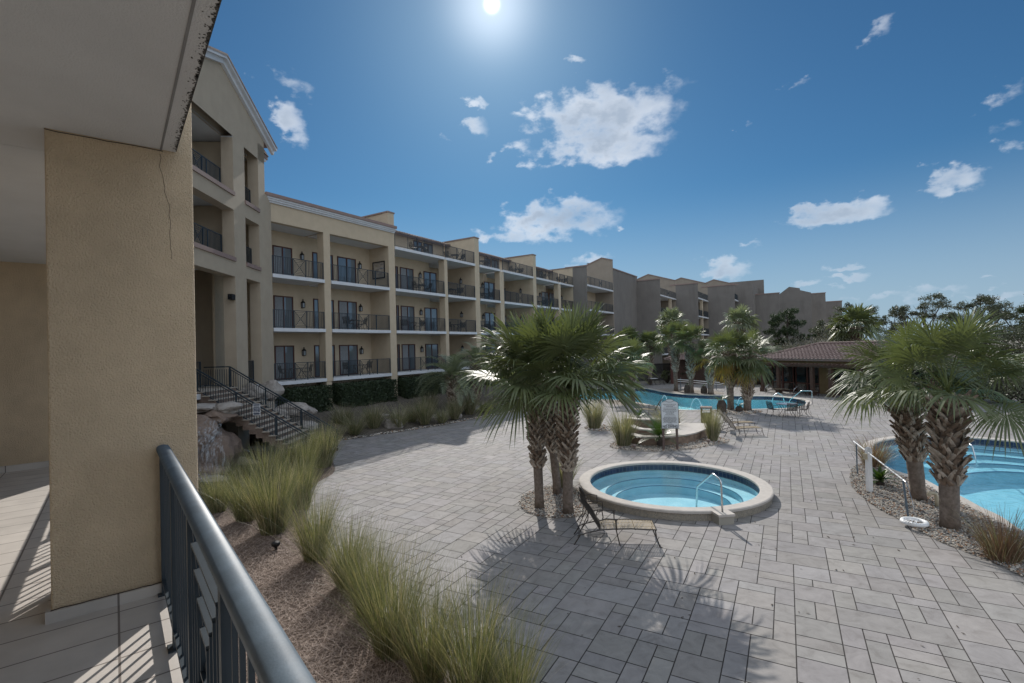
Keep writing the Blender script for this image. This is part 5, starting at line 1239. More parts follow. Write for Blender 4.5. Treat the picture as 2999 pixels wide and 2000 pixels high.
for i, (x, y, Y, h, L_, lb, leaf) in enumerate(((1971, 1120, 62, 8.0, 1.5, 'large grey-green fan palm rising behind the far pool palms', 'palm_blue'), (2172, 1120, 60, 7.8, 1.5, 'large glossy fan palm towering behind the twin palms', 'palm_blue'),
        (1843, 1120, 55, 5.6, 1.2, 'dark fan palm left of the far pool, by the far tables', 'palm_leaf'), (1904, 1120, 56, 5.2, 1.2, 'fan palm behind the far white table', 'palm_leaf'), (2510, 1100, 48, 6.7, 1.6, 'broad fan palm behind the cabana roof', 'palm_leaf'))):
    p = AT(x, y, Y); fan_palm(lb, (p.x, p.y, 0), h - L_ * .8, L_ * .7, L_ * .9, 50 + i, nf=32, r0=.2, r1=.28, N_=20, leaf=leaf, group=None, scale_boot=1.3, boots_from=.3)
for i, (x, y) in enumerate(((1820, 1176), (1853, 1180))):
    fan_palm(('left' if i == 0 else 'right') + ' trunk of the palm pair on the pool bank behind the big near palms', G(x, y, .02), 3.0, 1.0, 1.0, 60 + i, nf=26, r0=.19, r1=.23, N_=22, scale_boot=1.0, group='palm pair on the pool bank')
p = G(1328, 1222); feather_palm('grey-green feather palm in front of the balconies, left of the near palms', (p.x, p.y, .3), 2.2, 2.8, 71, ll=.62, nf=40)
p = AT(1395, 1100, 38); feather_palm('darker feather palm behind, half hidden by the near fan palms', (p.x, p.y, .4), 3.0, 2.2, 72, nf=28, leaf='palm_blue')
cycad('large sago palm spreading its fronds below the rules sign', G(1933, 1305, .03), 1.25, 81, nf=34, h=.35, elr=(78, 8))
cycad('young sago palm with dark stubby trunk at the foot of the twin palms', G(2114, 1206, .02), .95, 82, nf=12, h=.75, r0=.26, elr=(40, 8))
cycad('tiny sago palm between the twin palm trunks', G(2165, 1205, .02), .55, 83, nf=9, h=.35, r0=.2, elr=(45, 10))
cycad('bright green young sago palm on the gravel beside the white post', G(2578, 1420, .03), .50, 84, nf=26, h=.12, r0=.1, elr=(80, 12))
cycad('small sago palm by the lounger behind the low stone wall', G(1872, 1225, .02), .7, 85, nf=14, h=.1)
for i, (x, y, h_) in enumerate(((2013, 1150, .7), (2062, 1152, .65))): cycad(('left' if i == 0 else 'right') + ' dark cut-back sago stump on the far pool edge', G(x, y, .02), .35, 86 + i, nf=7, h=h_, r0=.24)
# ---- trees
def tree(name, label, base, h, clumps, leaf, seed, trunk_r=.18, nleaf=260, ls=.16, lean=0, group=None, cat='tree', asp=.35, spr=1.0):
    t_ = thing(name, label, cat, base, 0, group); rg = random.Random(seed); tr_ = MB(); cr = MB()
    K = 6; cen = [Vector((lean * (i / K) ** 1.5 + .12 * math.sin(i * 1.7 + seed), .12 * math.cos(i * 1.3 + seed), h * .78 * i / K)) for i in range(K + 1)]; cen[0] = Vector((0, 0, 0))
    tr_.tube(cen, [trunk_r * (1 - .65 * i / K) for i in range(K + 1)], 8)
    for (cx, cy, cz, rx, rz_) in clumps:
        c = Vector((cx, cy, cz)); k = max(1, min(K - 1, int(K * (cz / h) * .85))); a = cen[k]
        mid_ = a.lerp(c, .55) + Vector((rg.gauss(0, .15), rg.gauss(0, .15), -rx * .25)); tr_.tube([a, mid_, c], [trunk_r * .4, trunk_r * .25, trunk_r * .1], 6)
        for q in range(4):
            e = c + Vector((rg.gauss(0, rx * .5), rg.gauss(0, rx * .5), rg.gauss(0, rz_ * .4))); tr_.tube([mid_, (mid_ + e) / 2 + Vector((0, 0, .1)), e], [trunk_r * .16, trunk_r * .1, .01], 4)
        n_ = int(nleaf * rx * spr)
        subs = [(c + Vector((rg.gauss(0, rx * .5), rg.gauss(0, rx * .5), rg.gauss(0, rz_ * .45))), rg.uniform(.22, .42) * rx) for _ in range(9)]
        for q in range(n_):
            sc_, sr = rg.choice(subs); d = Vector((rg.gauss(0, 1), rg.gauss(0, 1), rg.gauss(0, .6))).normalized() * sr * rg.random() ** .45; p = sc_ + d
            a_ = (d.normalized() + Vector((rg.gauss(0, .6), rg.gauss(0, .6), rg.gauss(0, .6)))).normalized() * ls * rg.uniform(.6, 1.3); b_ = a_.cross(Vector((rg.gauss(0, 1), rg.gauss(0, 1), rg.gauss(0, 1)))).normalized() * ls * asp
            cr.quad(p - a_, p + b_, p + a_, p - b_)
    obj('trunk', tr_, 'bark', t_); obj('crown', cr, leaf, t_); return t_
def TB(px, py_top, Y): p = AT(px, py_top, Y); return Vector((p.x, p.y, 0)), p.z
b, z = TB(2303, 888, 58); w_ = 2.6
tree('pine_tree', 'round crowned pine standing alone before the far building, right of the far palms', b, z, [(0, 0, z - 1.2, 1.5, .9), (-1.2, 0, z - 2.2, 1.2, .8), (1.0, .3, z - 2.3, 1.2, .7), (-1.6, 0, z - 3.4, 1.1, .6), (.2, .3, z - 3.3, 1.3, .8), (1.9, 0, z - 4.0, 1.0, .5), (-1.0, .3, z - 4.5, 1.2, .5), (.6, 0, z - 5.0, 1.0, .4)], 'pine', 91, .2, nleaf=1500, ls=.13, asp=.25)
trs = [(2512, 880, 62, 'scrub oak with flat topped crown at the end of the far building', [(-1.2, 0, -.8, 1.2, .5), (.8, 0, -1.4, 1.3, .5), (-1.5, 0, -2.2, 1.3, .6), (1.6, 0, -2.8, 1.3, .6), (0, 0, -3.4, 1.4, .6), (-2.4, 0, -3.6, 1.2, .5)], 0),
       (2712, 862, 66, 'tallest windswept oak in the middle of the right skyline, open crown', [(.3, 0, -.6, 1.4, .5), (-1.0, 0, -1.6, 1.4, .5), (1.9, 0, -1.4, 1.2, .45), (-3.4, 0, -1.9, 1.4, .5), (-2.2, 0, -2.6, 1.4, .4), (-4.0, 0, -2.3, 1.0, .4), (.6, 0, -2.8, 1.4, .6), (2.0, 0, -3.2, 1.2, .5), (-3.2, 0, -4.0, 1.2, .5)], -.5),
       (2868, 864, 60, 'wide dense oak on the right skyline above the palm fans', [(-.6, 0, -.6, 1.4, .5), (.9, 0, -.9, 1.4, .5), (-2.2, 0, -1.4, 1.4, .5), (2.4, 0, -1.5, 1.4, .5), (0, 0, -1.9, 1.6, .5), (-3.4, 0, -2.4, 1.3, .4), (3.4, 0, -2.3, 1.3, .5), (1.8, 0, -2.8, 1.5, .5), (-1.6, 0, -3.0, 1.4, .5)], .3),
       (3010, 880, 52, 'dark oak cropped by the right edge of the picture', [(0, 0, -.9, 1.5, .6), (-1.8, 0, -1.6, 1.3, .5), (1.5, 0, -1.8, 1.3, .5), (-.6, 0, -2.8, 1.6, .7), (-2.2, 0, -3.2, 1.2, .6)], 0),
       (2610, 900, 70, 'smaller oak between the scrub oak and the tallest one', [(0, 0, -1.2, 1.3, .5), (-1.4, 0, -2.1, 1.3, .5), (1.3, 0, -2.4, 1.3, .5), (0, 0, -3.4, 1.5, .7)], 0),
       (2425, 930, 66, 'low dark tree against the far end of the hotel', [(0, 0, -.8, 1.3, .6), (-1.6, 0, -1.8, 1.3, .6), (1.5, 0, -1.6, 1.4, .6), (-.4, 0, -2.6, 1.6, .7), (2.2, 0, -2.8, 1.3, .6)], 0)]
for i, (px, py, Y, lb, cl, ln) in enumerate(trs):
    b, z = TB(px, py, Y); tree('oak_tree', lb, b, z, [(a, b_ + random.Random(i * 7 + k).uniform(-1, 1), z + c, d, e) for k, (a, b_, c, d, e) in enumerate(cl)], 'oak', 95 + i, .22, nleaf=620, ls=.12, lean=ln, group=None)
b, z = TB(3020, 830, 50); tree('cedar_tree', 'narrow dark tree tip at the extreme right edge', b, z, [(0, 0, z - 1.0 - i * .9, .5 + i * .15, .5) for i in range(6)], 'pine', 120, .15, nleaf=900)
# bare grey scrub in front of the far building and thickets on the right
def bush(name, label, base, r, h, leaf, seed, n_=1600, ls=.1, twigs=60, cat='bush', group=None):
    rg = random.Random(seed); t_ = thing(name, label, cat, base, 0, group); tw = MB(); lf = MB()
    for i in range(twigs):
        a = rg.uniform(0, 6.28); e = rg.uniform(.5, 1.4); L_ = h * rg.uniform(.7, 1.05); d = Vector((math.cos(a) * math.cos(e) * r / h * 1.3, math.sin(a) * math.cos(e) * r / h * 1.3, math.sin(e))); p1 = d * L_ * .5; p2 = d * L_ + Vector((rg.gauss(0, .2), rg.gauss(0, .2), 0)); tw.tube([(0, 0, 0), p1, p2], [.04, .02, .006], 4, cap=False)
    subs = [(Vector((rg.gauss(0, r * .45), rg.gauss(0, r * .45), h * rg.uniform(.35, .9))), rg.uniform(.25, .45) * r) for _ in range(12)]
    for i in range(n_):
        c, s_ = rg.choice(subs); p = c + Vector((rg.gauss(0, 1), rg.gauss(0, 1), rg.gauss(0, .8))).normalized() * s_ * rg.random() ** .4
        if p.z < .05: p.z = rg.uniform(.05, .5)
        a_ = Vector((rg.gauss(0, 1), rg.gauss(0, 1), rg.gauss(0, 1))).normalized() * ls * rg.uniform(.6, 1.3); b_ = a_.cross(Vector((rg.gauss(0, 1), rg.gauss(0, 1), rg.gauss(0, 1)))).normalized() * ls * .4; lf.quad(p - a_, p + b_, p + a_, p - b_)
    obj('twigs', tw, 'bark', t_); obj('foliage', lf, leaf, t_); return t_
sc_l = [(2215, 990, 52, 2.4, 'scrub'), (2255, 1000, 53, 2.2, 'scrub'), (2340, 985, 55, 2.6, 'scrub'), (2390, 990, 52, 2.6, 'scrub'), (2440, 985, 56, 2.6, 'scrub'), (2300, 1000, 50, 2.0, 'scrub'), (2480, 960, 50, 2.6, 'oak'), (2560, 950, 52, 3.0, 'oak'), (2640, 950, 54, 3.0, 'scrub'), (2720, 960, 52, 3.0, 'oak'), (2800, 955, 50, 3.0, 'oak'), (2880, 950, 48, 3.0, 'oak'), (2960, 950, 46, 3.0, 'oak'), (2180, 1010, 56, 2.0, 'scrub')]
for i, (px, py, Y, r_, lf) in enumerate(sc_l):
    b, z = TB(px, py, Y); bush('scrub_bush', ('grey leafless' if lf == 'scrub' else 'dark evergreen') + ' bush, ' + ORD[i] + ' from the left in the belt of scrub behind the cabana', b, r_, z, lf, 130 + i, n_=2600 if lf == 'scrub' else 3200, ls=.09 if lf == 'scrub' else .12, group='scrub behind the pool area')
lowb = [(2620, 1150, 2.2, 2.6, 0), (2700, 1160, 2.0, 2.4, 0), (2780, 1168, 2.0, 2.3, 0), (2860, 1175, 2.0, 2.2, 0), (2930, 1182, 2.0, 2.2, 0), (3010, 1190, 1.8, 2.2, 0)]
for i, (px, py, r_, h_, _) in enumerate(lowb):
    p = G(px, py); bush('shrub', 'dark shrub, ' + ORD[i] + ' from the left along the deck edge behind the wading pool palms', p, r_, h_, 'oak' if i % 2 else 'scrub', 150 + i, n_=4500, ls=.08, group='shrubs edging the deck')
p = G(1955, 1122); bush('shrub', 'lime green upright shrub behind the far pool palms', p, .8, 1.5, 'grass_g', 160, n_=1800, ls=.14)
p = G(2012, 1120); bush('shrub', 'white flowering dark green shrub behind the pole rails', p, .9, 2.0, 'hedge', 161, n_=1800, ls=.12)

# dry leaves blown over the paving
m_ = MB(); rg = random.Random(77)
for i in range(260):
    c = rg.choice(((1.2, 14, 3.5), (10.4, 12.5, 2.5), (6, 20, 4), (-3, 18, 4), (2, 9, 3)))
    x, y = rg.gauss(c[0], c[2]), rg.gauss(c[1], c[2]); a = rg.uniform(0, 6.28); l = rg.uniform(.02, .05); u = Vector((math.cos(a), math.sin(a), rg.uniform(-.2, .2))) * l; v = Vector((-math.sin(a), math.cos(a), rg.uniform(-.3, .3))) * l * .35
    if (Vector((x, y)) - TUB).length < TR + .1 or inside((x, y), KPOOL) or inside((x, y), LEFTBED) or inside((x, y), GB['mid']) or y < 4: continue
    p = Vector((x, y, .012)); m_.quad(p - u, p + v, p + u, p - v)
tag(obj('fallen_leaves', m_, 'bark'), 'scattered small dry leaves on the paving', 'leaves', kind='stuff')
# ================================================================ furniture and small things
M['sling_dark'] = MAT('dark_sling', (.05, .042, .036), .8, .1, 30)
def tubes(mb_, paths, r, seg=6):
    for p in paths: mb_.tube(roundpath(p, .06, 3), r, seg)
lg0 = None
def lounger(label, P, rz, group='sun loungers'):
    global lg0
    if lg0 is not None: return copy_tree(lg0, label, P, rz)
    t_ = thing('sun_lounger', label, 'sun lounger', P, rz, group); W = .31
    m_ = MB()
    for s_ in (-1, 1):
        y = s_ * W; m_.tube([(.55, y, .34), (.9, y, .37), (1.3, y, .385), (1.86, y, .37)], .016, 6)
        m_.tube([(.62, y, .35), (.30, y, .27), (.10, y, .20)], .014, 6)
        m_.tube([(.60, y, .55), (.75, y, .60), (1.02, y, .585)], .016, 6)
    for x, z in ((.60, .345), (1.0, .365), (1.4, .37), (1.87, .365), (.14, .21)): m_.tube([(x, -W, z), (x, W, z)], .013, 6)
    obj('frame', m_, 'chairframe', t_)
    for s_ in (-1, 1):
        y = s_ * W
        for pts in ([(1.84, y, .37), (1.86, y, .2), (1.93, y * 1.02, 0)], [(.98, y, .585), (.98, y, .33), (1.05, y, 0)], [(.16, y, .22), (.10, y, .12), (.02, y * 1.02, 0)]):
            m_ = MB(); m_.tube(pts, .014, 6); obj('leg', m_, 'chairframe', t_)
    m_ = MB(); x = .64
    while x < 1.85: m_.box((x, -W + .01, .382 - abs(x - 1.3) * .025), (x + .021, W - .01, .386 - abs(x - 1.3) * .025)); x += .036
    for y in (-.12, .12): m_.box((.62, y, .368), (1.86, y + .012, .378))
    obj('seat_straps', m_, 'sling', t_)
    m_ = MB(); b0, b1 = Vector((.62, 0, .34)), Vector((.16, 0, 1.02)); d = (b1 - b0)
    for s_ in (-1, 1): m_.tube([b0 + Vector((0, s_ * W * .95, 0)), b0 + d * .5 + Vector((.03, s_ * W * .95, 0)), b1 + Vector((0, s_ * W * .9, 0))], .015, 6)
    m_.tube([b1 + Vector((0, -W * .9, 0)), b1 + Vector((-.02, 0, .03)), b1 + Vector((0, W * .9, 0))], .015, 6)
    for s_ in (-1, 1): m_.tube([b0 + d * .55 + Vector((0, s_ * W * .8, 0)), (.16, s_ * W * .8, .26)], .010, 6)
    f = .04
    while f < .97:
        q = b0 + d * f; m_.bar(q + Vector((.02, -W * .93, 0)), q + Vector((.02, W * .93, 0)), .022, .004, up=(d.x, 0, d.z)); f += .042
    obj('backrest', m_, 'sling_dark', t_)
    lg0 = t_; return t_
def facing(p, q): return math.atan2(q.y - p.y, q.x - p.x)
def lounge_at(label, head, foot):       # near side feet of head end and foot end
    a = facing(head, foot); o = head + Vector((-math.sin(a), math.cos(a), 0)) * .31; return lounger(label, (o.x, o.y, 0), a)
lounge_at('strap sun lounger with raised back in front of the hot tub', G(1679, 1595), G(1909, 1600))
lounge_at('nearer of the two loungers behind the hot tub, by the grass clump and bin', G(2120, 1279), G(2234, 1276))
lounge_at('farther of the two loungers behind the hot tub, by the grass clump and bin', G(2106, 1262), G(2212, 1259))
lounge_at('lounger seen behind the rules sign with its foot end pointing left', G(1948, 1214), G(1868, 1213))
lounge_at('left lounger of the row along the far deck edge behind the right palms', G(2562, 1192), G(2628, 1193))
lounge_at('right lounger of the row along the far deck edge behind the right palms', G(2655, 1197), G(2735, 1201))
lounge_at('lounger on the far pool deck before the cabana, left one', G(2240, 1152), G(2282, 1153))
lounge_at('lounger on the far pool deck before the cabana, right one', G(2318, 1158), G(2358, 1159))
ch0 = None
def chair(label, P, rz, group='patio chairs'):
    global ch0
    if ch0 is not None:
        o = copy_tree(ch0, label, P, rz); o['group'] = group; return o
    t_ = thing('patio_chair', label, 'chair', P, rz, group); W = .27
    m_ = MB()
    for s_ in (-1, 1):
        y = s_ * W; m_.tube([(-.22, y, .88), (-.16, y, .62), (-.12, y, .42), (.24, y, .44)], .014, 6); m_.tube([(-.15, y, .66), (.1, y, .67), (.24, y, .64), (.25, y, .44)], .014, 6)
    m_.tube([(-.22, -W, .88), (-.23, 0, .90), (-.22, W, .88)], .014, 6); obj('frame', m_, 'chairframe', t_)
    for s_ in (-1, 1):
        y = s_ * W
        for pts in ([(.22, y, .44), (.25, y, .25), (.20, y, .1), (.28, y, 0)], [(-.12, y, .42), (-.14, y, .2), (-.30, y, 0)]):
            m_ = MB(); m_.tube(pts, .013, 6); obj('leg', m_, 'chairframe', t_)
    m_ = MB()
    for i in range(13): m_.box((-.12 + i * .028, -W, .425), (-.12 + i * .028 + .020, W, .430))
    obj('seat', m_, 'sling_dark', t_)
    m_ = MB()
    for i in range(13):
        z = .46 + i * .031; x = -.125 - (z - .42) * .21; m_.box((x - .003, -W, z), (x + .001, W, z + .022))
    obj('backrest', m_, 'sling_dark', t_); ch0 = t_; return t_
c_ = G(1675, 1560); chair('dark patio armchair behind the front lounger at the palm foot', (c_.x + .55, c_.y + .55, 0), R(5))
def table(label, P, top='towel', r=.6, h=.72):
    t_ = thing('patio_table', label, 'table', P); m_ = MB(); m_.prism([(r * math.cos(a * R(10)), r * math.sin(a * R(10))) for a in range(36)], h - .02, h); obj('table_top', m_, top, t_)
    m_ = MB(); m_.tube([(r * math.cos(a * R(10)), r * math.sin(a * R(10)), h - .012) for a in range(37)], .016, 5, cap=False); obj('rim', m_, 'chairframe', t_)
    for k in range(4):
        a = k * math.pi / 2 + .6; m_ = MB(); m_.tube([(r * .85 * math.cos(a), r * .85 * math.sin(a), h - .02), (r * .45 * math.cos(a), r * .45 * math.sin(a), h * .45), (r * .8 * math.cos(a), r * .8 * math.sin(a), 0)], .016, 6); obj('leg', m_, 'chairframe', t_)
    return t_
tc_ = G(2306, 1217); table('round glass topped patio table with four chairs beside the swimming pool', (tc_.x, tc_.y, 0))
for a, lb in ((186, 'chair left of the round poolside table, turned sideways'), (255, 'chair on the near side of the poolside table, seen from behind'), (318, 'chair at the near right of the poolside table'), (20, 'chair at the far right of the poolside table, sun glinting on its top')):
    q = Vector((math.cos(R(a)), math.sin(R(a)), 0)) * .95; chair(lb, (tc_.x + q.x, tc_.y + q.y, 0), R(a) + math.pi, 'chairs round the poolside table')
tc_ = G(1912, 1127); table('white topped table beyond the far bank of the pool', (tc_.x, tc_.y, 0), 'plastic')
for a, lb in ((340, 'chair right of the far white topped table'), (230, 'chair in front of the far white topped table')):
    q = Vector((math.cos(R(a)), math.sin(R(a)), 0)) * 1.0; chair(lb, (tc_.x + q.x, tc_.y + q.y, 0), R(a) + math.pi, 'chairs by the far white table')
# balcony furniture
bt0 = None
def baltable(label, P):
    global bt0
    if bt0 is not None: return copy_tree(bt0, label, P)
    bt0 = table(label, P, 'chairframe', .38, .68); bt0['group'] = 'tables on the balconies'; return bt0
RZF = math.atan2(DF.y, DF.x); rg = random.Random(44)
ROWN = ['lowest row', 'middle row', 'third row', 'roof terrace']
for bi in range(8):
    a = cols[bi][1] if bi else 0; b = cols[bi + 1][0]
    for li in range(4):
        if li == 3 and bi < 2: continue
        if rg.random() < .12: continue
        z = FL[li]; f = rg.uniform(.45, .7); s_ = a + (b - a) * f
        baltable(f'dark round table on the {ROWN[li]}, {BAYN[bi]}', L2W(s_, .95, z))
        for k, ds in enumerate((-.75, .75)):
            chair(('dark chair left of the table' if ds < 0 else 'dark chair right of the table') + f' on the {ROWN[li]}, {BAYN[bi]}', L2W(s_ + ds, .95 + rg.uniform(-.2, .2), z), RZF + (0 if ds < 0 else math.pi) + rg.uniform(-.4, .4), 'dark chairs on the balconies')
# rules sign
sg = G(1964, 1318); W2 = .355; t_ = thing('rules_sign', 'grey pool rules board on two brown posts reading NO DIVING in large letters', 'sign', (sg.x, sg.y, 0), R(-6))
pts = [(-W2, .93), (W2, .93), (W2, 2.02)] + [(x, 2.02 + .14 * (1 - (abs(x) / W2)) ** .75) for x in (W2 * .75, W2 * .5, .14, 0, -.14, -W2 * .5, -W2 * .75)] + [(-W2, 2.02)]
def plate(mb_, pts, y0, y1):
    mb_.poly([(x, y0, z) for x, z in pts]); mb_.poly([(x, y1, z) for x, z in pts][::-1])
    for i in range(len(pts)):
        a, b = pts[i], pts[(i + 1) % len(pts)]; mb_.quad((a[0], y0, a[1]), (a[0], y1, a[1]), (b[0], y1, b[1]), (b[0], y0, b[1]))
m_ = MB(); plate(m_, pts, -.06, -.03); o = obj('board', m_, 'signface', t_)
m_ = MB(); 
for i in range(len(pts)): a, b = pts[i], pts[(i + 1) % len(pts)]; m_.bar((a[0], -.062, a[1]), (b[0], -.062, b[1]), .012)
el = [(.165 * math.cos(q * R(15)), 2.115 + .062 * math.sin(q * R(15))) for q in range(24)]
for i in range(24): a, b = el[i], el[(i + 1) % 24]; m_.bar((a[0], -.072, a[1]), (b[0], -.072, b[1]), .012)
obj('border', m_, 'black', t_)
m_ = MB(); plate(m_, el, -.070, -.045); obj('oval_plate', m_, 'signface', t_)
m_ = MB(); m_.merge(text_mesh('NO DIVING', .150, bold=True), Matrix.Translation((0, -.0625, 1.01)) @ Matrix.Rotation(R(90), 4, 'X') @ Matrix.Diagonal((.80, 1.05, 1, 1)))
rr = random.Random(8)
for i, (hw, z) in enumerate(((.27, 1.955), (.22, 1.895), (.14, 1.86), (.28, 1.80), (.26, 1.745), (.30, 1.705), (.29, 1.65), (.18, 1.61), (.16, 1.56), (.19, 1.52), (.24, 1.46), (.24, 1.405), (.30, 1.37), (.27, 1.335), (.30, 1.30), (.27, 1.265), (.25, 1.23), (.28, 1.195), (.08, 1.16), (.16, 1.105))):
    dashes(m_, -hw, hw, z, .017, -.0605, rr, .014)
obj('lettering', m_, 'black', t_)
for x in (-.28, .28): m_ = MB(); m_.box((x - .045, -.03, 0), (x + .045, .05, 1.0)); m_.box((x - .045, -.028, 1.0), (x + .045, .05, 1.9)); obj('post', m_, 'signpost', t_)
# litter bin
p = G(2070, 1251); t_ = thing('litter_bin', 'tall olive litter bin with slotted top behind the narrow grass clump', 'bin', (p.x, p.y, 0), R(-25))
m_ = MB(); m_.box((-.27, -.27, .03), (.27, .27, .80)); 
for x in (-.27, .21): m_.box((x, -.27, .80), (x + .06, -.21, 1.03)); m_.box((x, .21, .80), (x + .06, .27, 1.03))
obj('body', m_, 'bin', t_); m_ = MB(); m_.box((-.29, -.29, 1.03), (.29, .29, 1.10)); obj('lid', m_, 'greytile', t_)
m_ = MB(); m_.box((-.2, -.2, .80), (.2, .2, .83)); obj('liner', m_, 'plastic', t_)
# pole rack with shepherd crook, life ring, pipe
p1, p2, p3 = G(2511, 1391), G(2547, 1442), G(2661, 1521)
t_ = thing('white_post', 'square white vinyl post with rounded cap in the gravel bed', 'post', p2); m_ = MB(); m_.box((-.062, -.062, 0), (.062, .062, 1.25)); obj('shaft', m_, 'plastic', t_)
m_ = MB()
for q in range(6):
    a, b = q / 6 * math.pi / 2, (q + 1) / 6 * math.pi / 2; r0_, r1_ = .062 * math.cos(a) , .062 * math.cos(b); m_.box((-r0_, -r0_, 1.25 + .09 * math.sin(a)), (r0_, r0_, 1.25 + .09 * math.sin(b)))
obj('cap', m_, 'plastic', t_); m_ = MB(); m_.box((-.13, -.05, .98), (-.062, .05, 1.14)); obj('bracket', m_, 'cap', t_)
t_ = thing('thin_post', 'thin grey metal post at the tip of the gravel bed holding the pole', 'post', p1); m_ = MB(); m_.tube([(0, 0, 0), (0, 0, 1.08)], .02, 8); obj('shaft', m_, 'rail_metal', t_)
t_ = thing('support_post', 'bent grey pipe standing in the gravel behind the life ring', 'post', p3)
hd = AT(2645, 1407, 12.6) - p3; m_ = MB(); m_.tube(roundpath([(0, 0, 0), tuple(hd * .9), tuple(hd)], .05), .024, 8); obj('shaft', m_, 'rail_metal', t_)
a_ = AT(2500, 1292, 17.2); b_ = AT(2532, 1317, 14.9); e_ = AT(2645, 1405, 12.6); z_ = Vector((0, 0, 1))
t_ = thing('rescue_pole', 'long white aluminium rescue pole with crook end resting on the posts', 'rescue pole', (0, 0, 0)); m_ = MB(); m_.tube([a_, b_, e_], .018, 8); obj('pole', m_, 'plastic', t_)
m_ = MB(); d_ = (e_ - b_).normalized(); m_.tube(roundpath([e_, e_ + d_ * .18, e_ + d_ * .45 - z_ * .35, e_ + d_ * .50 - z_ * .62], .2), .010, 6); m_.tube(roundpath([e_, e_ + d_ * .06 - z_ * .3, e_ + d_ * .05 - z_ * .7], .1), .010, 6); obj('crook', m_, 'steel', t_)
p = G(2678, 1531, .1); t_ = thing('life_ring', 'white life ring with loose rope lying on the gravel edge', 'life ring', p)
m_ = MB(); m_.tube([(.23 * math.cos(a * R(12)), .23 * math.sin(a * R(12)), .02) for a in range(31)], .05, 10, cap=False); obj('ring', m_, 'plastic', t_, smooth=True)
m_ = MB(); rr = random.Random(4); m_.tube([(-.15 + .15 * math.cos(i * .8) * rr.uniform(.5, 1.4), -.1 + .13 * math.sin(i * .9) * rr.uniform(.5, 1.5), .075 + .02 * rr.random()) for i in range(40)], .006, 5); obj('rope', m_, 'plastic', t_)
p = G(2744, 1486); m_ = MB(); m_.tube(roundpath([(0, 0, 0), (0, 0, .36), (-.17, .03, .39), (-.18, .03, .30)], .09, 5), .045, 10); tag(obj('vent_pipe', m_, 'cap', loc=p, smooth=True), 'beige hooked vent pipe standing in the gravel between the two palms', 'pipe')
# handrails at the pools
q0 = G(2723, 1272); q1 = G(2862, 1345, -.13); up = Vector((0, 0, 1)); dd = q1 - q0
handrail([q0, q0 + up * .92, q0 + dd * .45 + up * .80, q0 + dd * .92 + up * .42, q1 - up * .3], 'steel handrail stepping down into the wading pool behind the palms')
q0 = G(2379, 1179); q1 = G(2307, 1180, -.13); dd = q1 - q0
handrail([q0, q0 + up * .85, q0 + dd * .42 + up * .88, q0 + dd * .9 + up * .25, q1 - up * .3], 'steel handrail at the right end of the swimming pool')
for i, (px, py) in enumerate(((2253, 1148), (2338, 1154), (2279, 1176))):
    q = G(px, py); handrail([q - Vector((.45, 0, 0)), q + Vector((-.35, 0, .42)), q + Vector((.0, 0, .68)), q + Vector((.35, 0, .42)), q + Vector((.45, 0, 0))], ['left', 'right', 'nearest'][i] + ' arched steel grab rail by the swimming pool', r=.02)
t_ = thing('pole_rack', 'pair of long horizontal steel poles on thin posts beyond the pool', 'rack', (0, 0, 0))
l0, l1 = AT(1984, 1111, 47), AT(2108, 1120, 47); m_ = MB(); m_.tube([l0, l1], .035, 6); m_.tube(roundpath([l0 - up * .18, l1 - up * .18, l1 - up * .05 + Vector((.5, 0, 0)), l1 + Vector((.55, 0, -.5)), l1 + Vector((.3, 0, -.95))], .3), .03, 6); obj('pole', m_, 'plastic', t_)
for px in (1993, 2097): m_ = MB(); a_ = AT(px, 1112, 47); m_.tube([(a_.x, a_.y, 0), (a_.x, a_.y, a_.z + .2)], .03, 6); obj('post', m_, 'rail_metal', t_)
# fountains
M['spray'] = MAT('spray', (.80, .86, .90), .2, .05, 5)
for i, (px, py, w_) in enumerate(((2040, 1196, .9), (2172, 1194, .8), (1947, 1186, .6))):
    q = G(px, py, -.12); m_ = MB(); rr = random.Random(i)
    m_.tube([(-w_ / 2 + w_ * k / 12, .1 * k / 12, 4 * .72 * (k / 12) * (1 - k / 12)) for k in range(13)], [.012 + .010 * k / 12 for k in range(13)], 5)
    for k in range(60):
        x, y, z = rr.gauss(w_ / 2, .18), rr.gauss(.1, .25), abs(rr.gauss(0, .10)); m_.blob((x, y, z), (.014,) * 3, sub=1, amp=0)
    tag(obj('fountain_jet', m_, 'spray', loc=q), ['left arching', 'right arching', 'smallest arching'][i] + ' water jet in the swimming pool', 'fountain')
# spot lights
for i, (px, py) in enumerate(((1858, 1315), (2075, 1300), (808, 1612))):
    m_ = MB(); m_.tube([(0, 0, 0), (0, 0, .10)], .03, 8); m_.blob((0, 0, .15), (.10, .10, .07), amp=0, sub=2)
    tag(obj('garden_spotlight', m_, 'greytile' if i < 2 else 'black', loc=G(px, py, .03)), ['round grey garden light left of the rules sign', 'round pale garden light right of the rules sign', 'small dark garden light on the straw bed among grasses'][i], 'garden light')
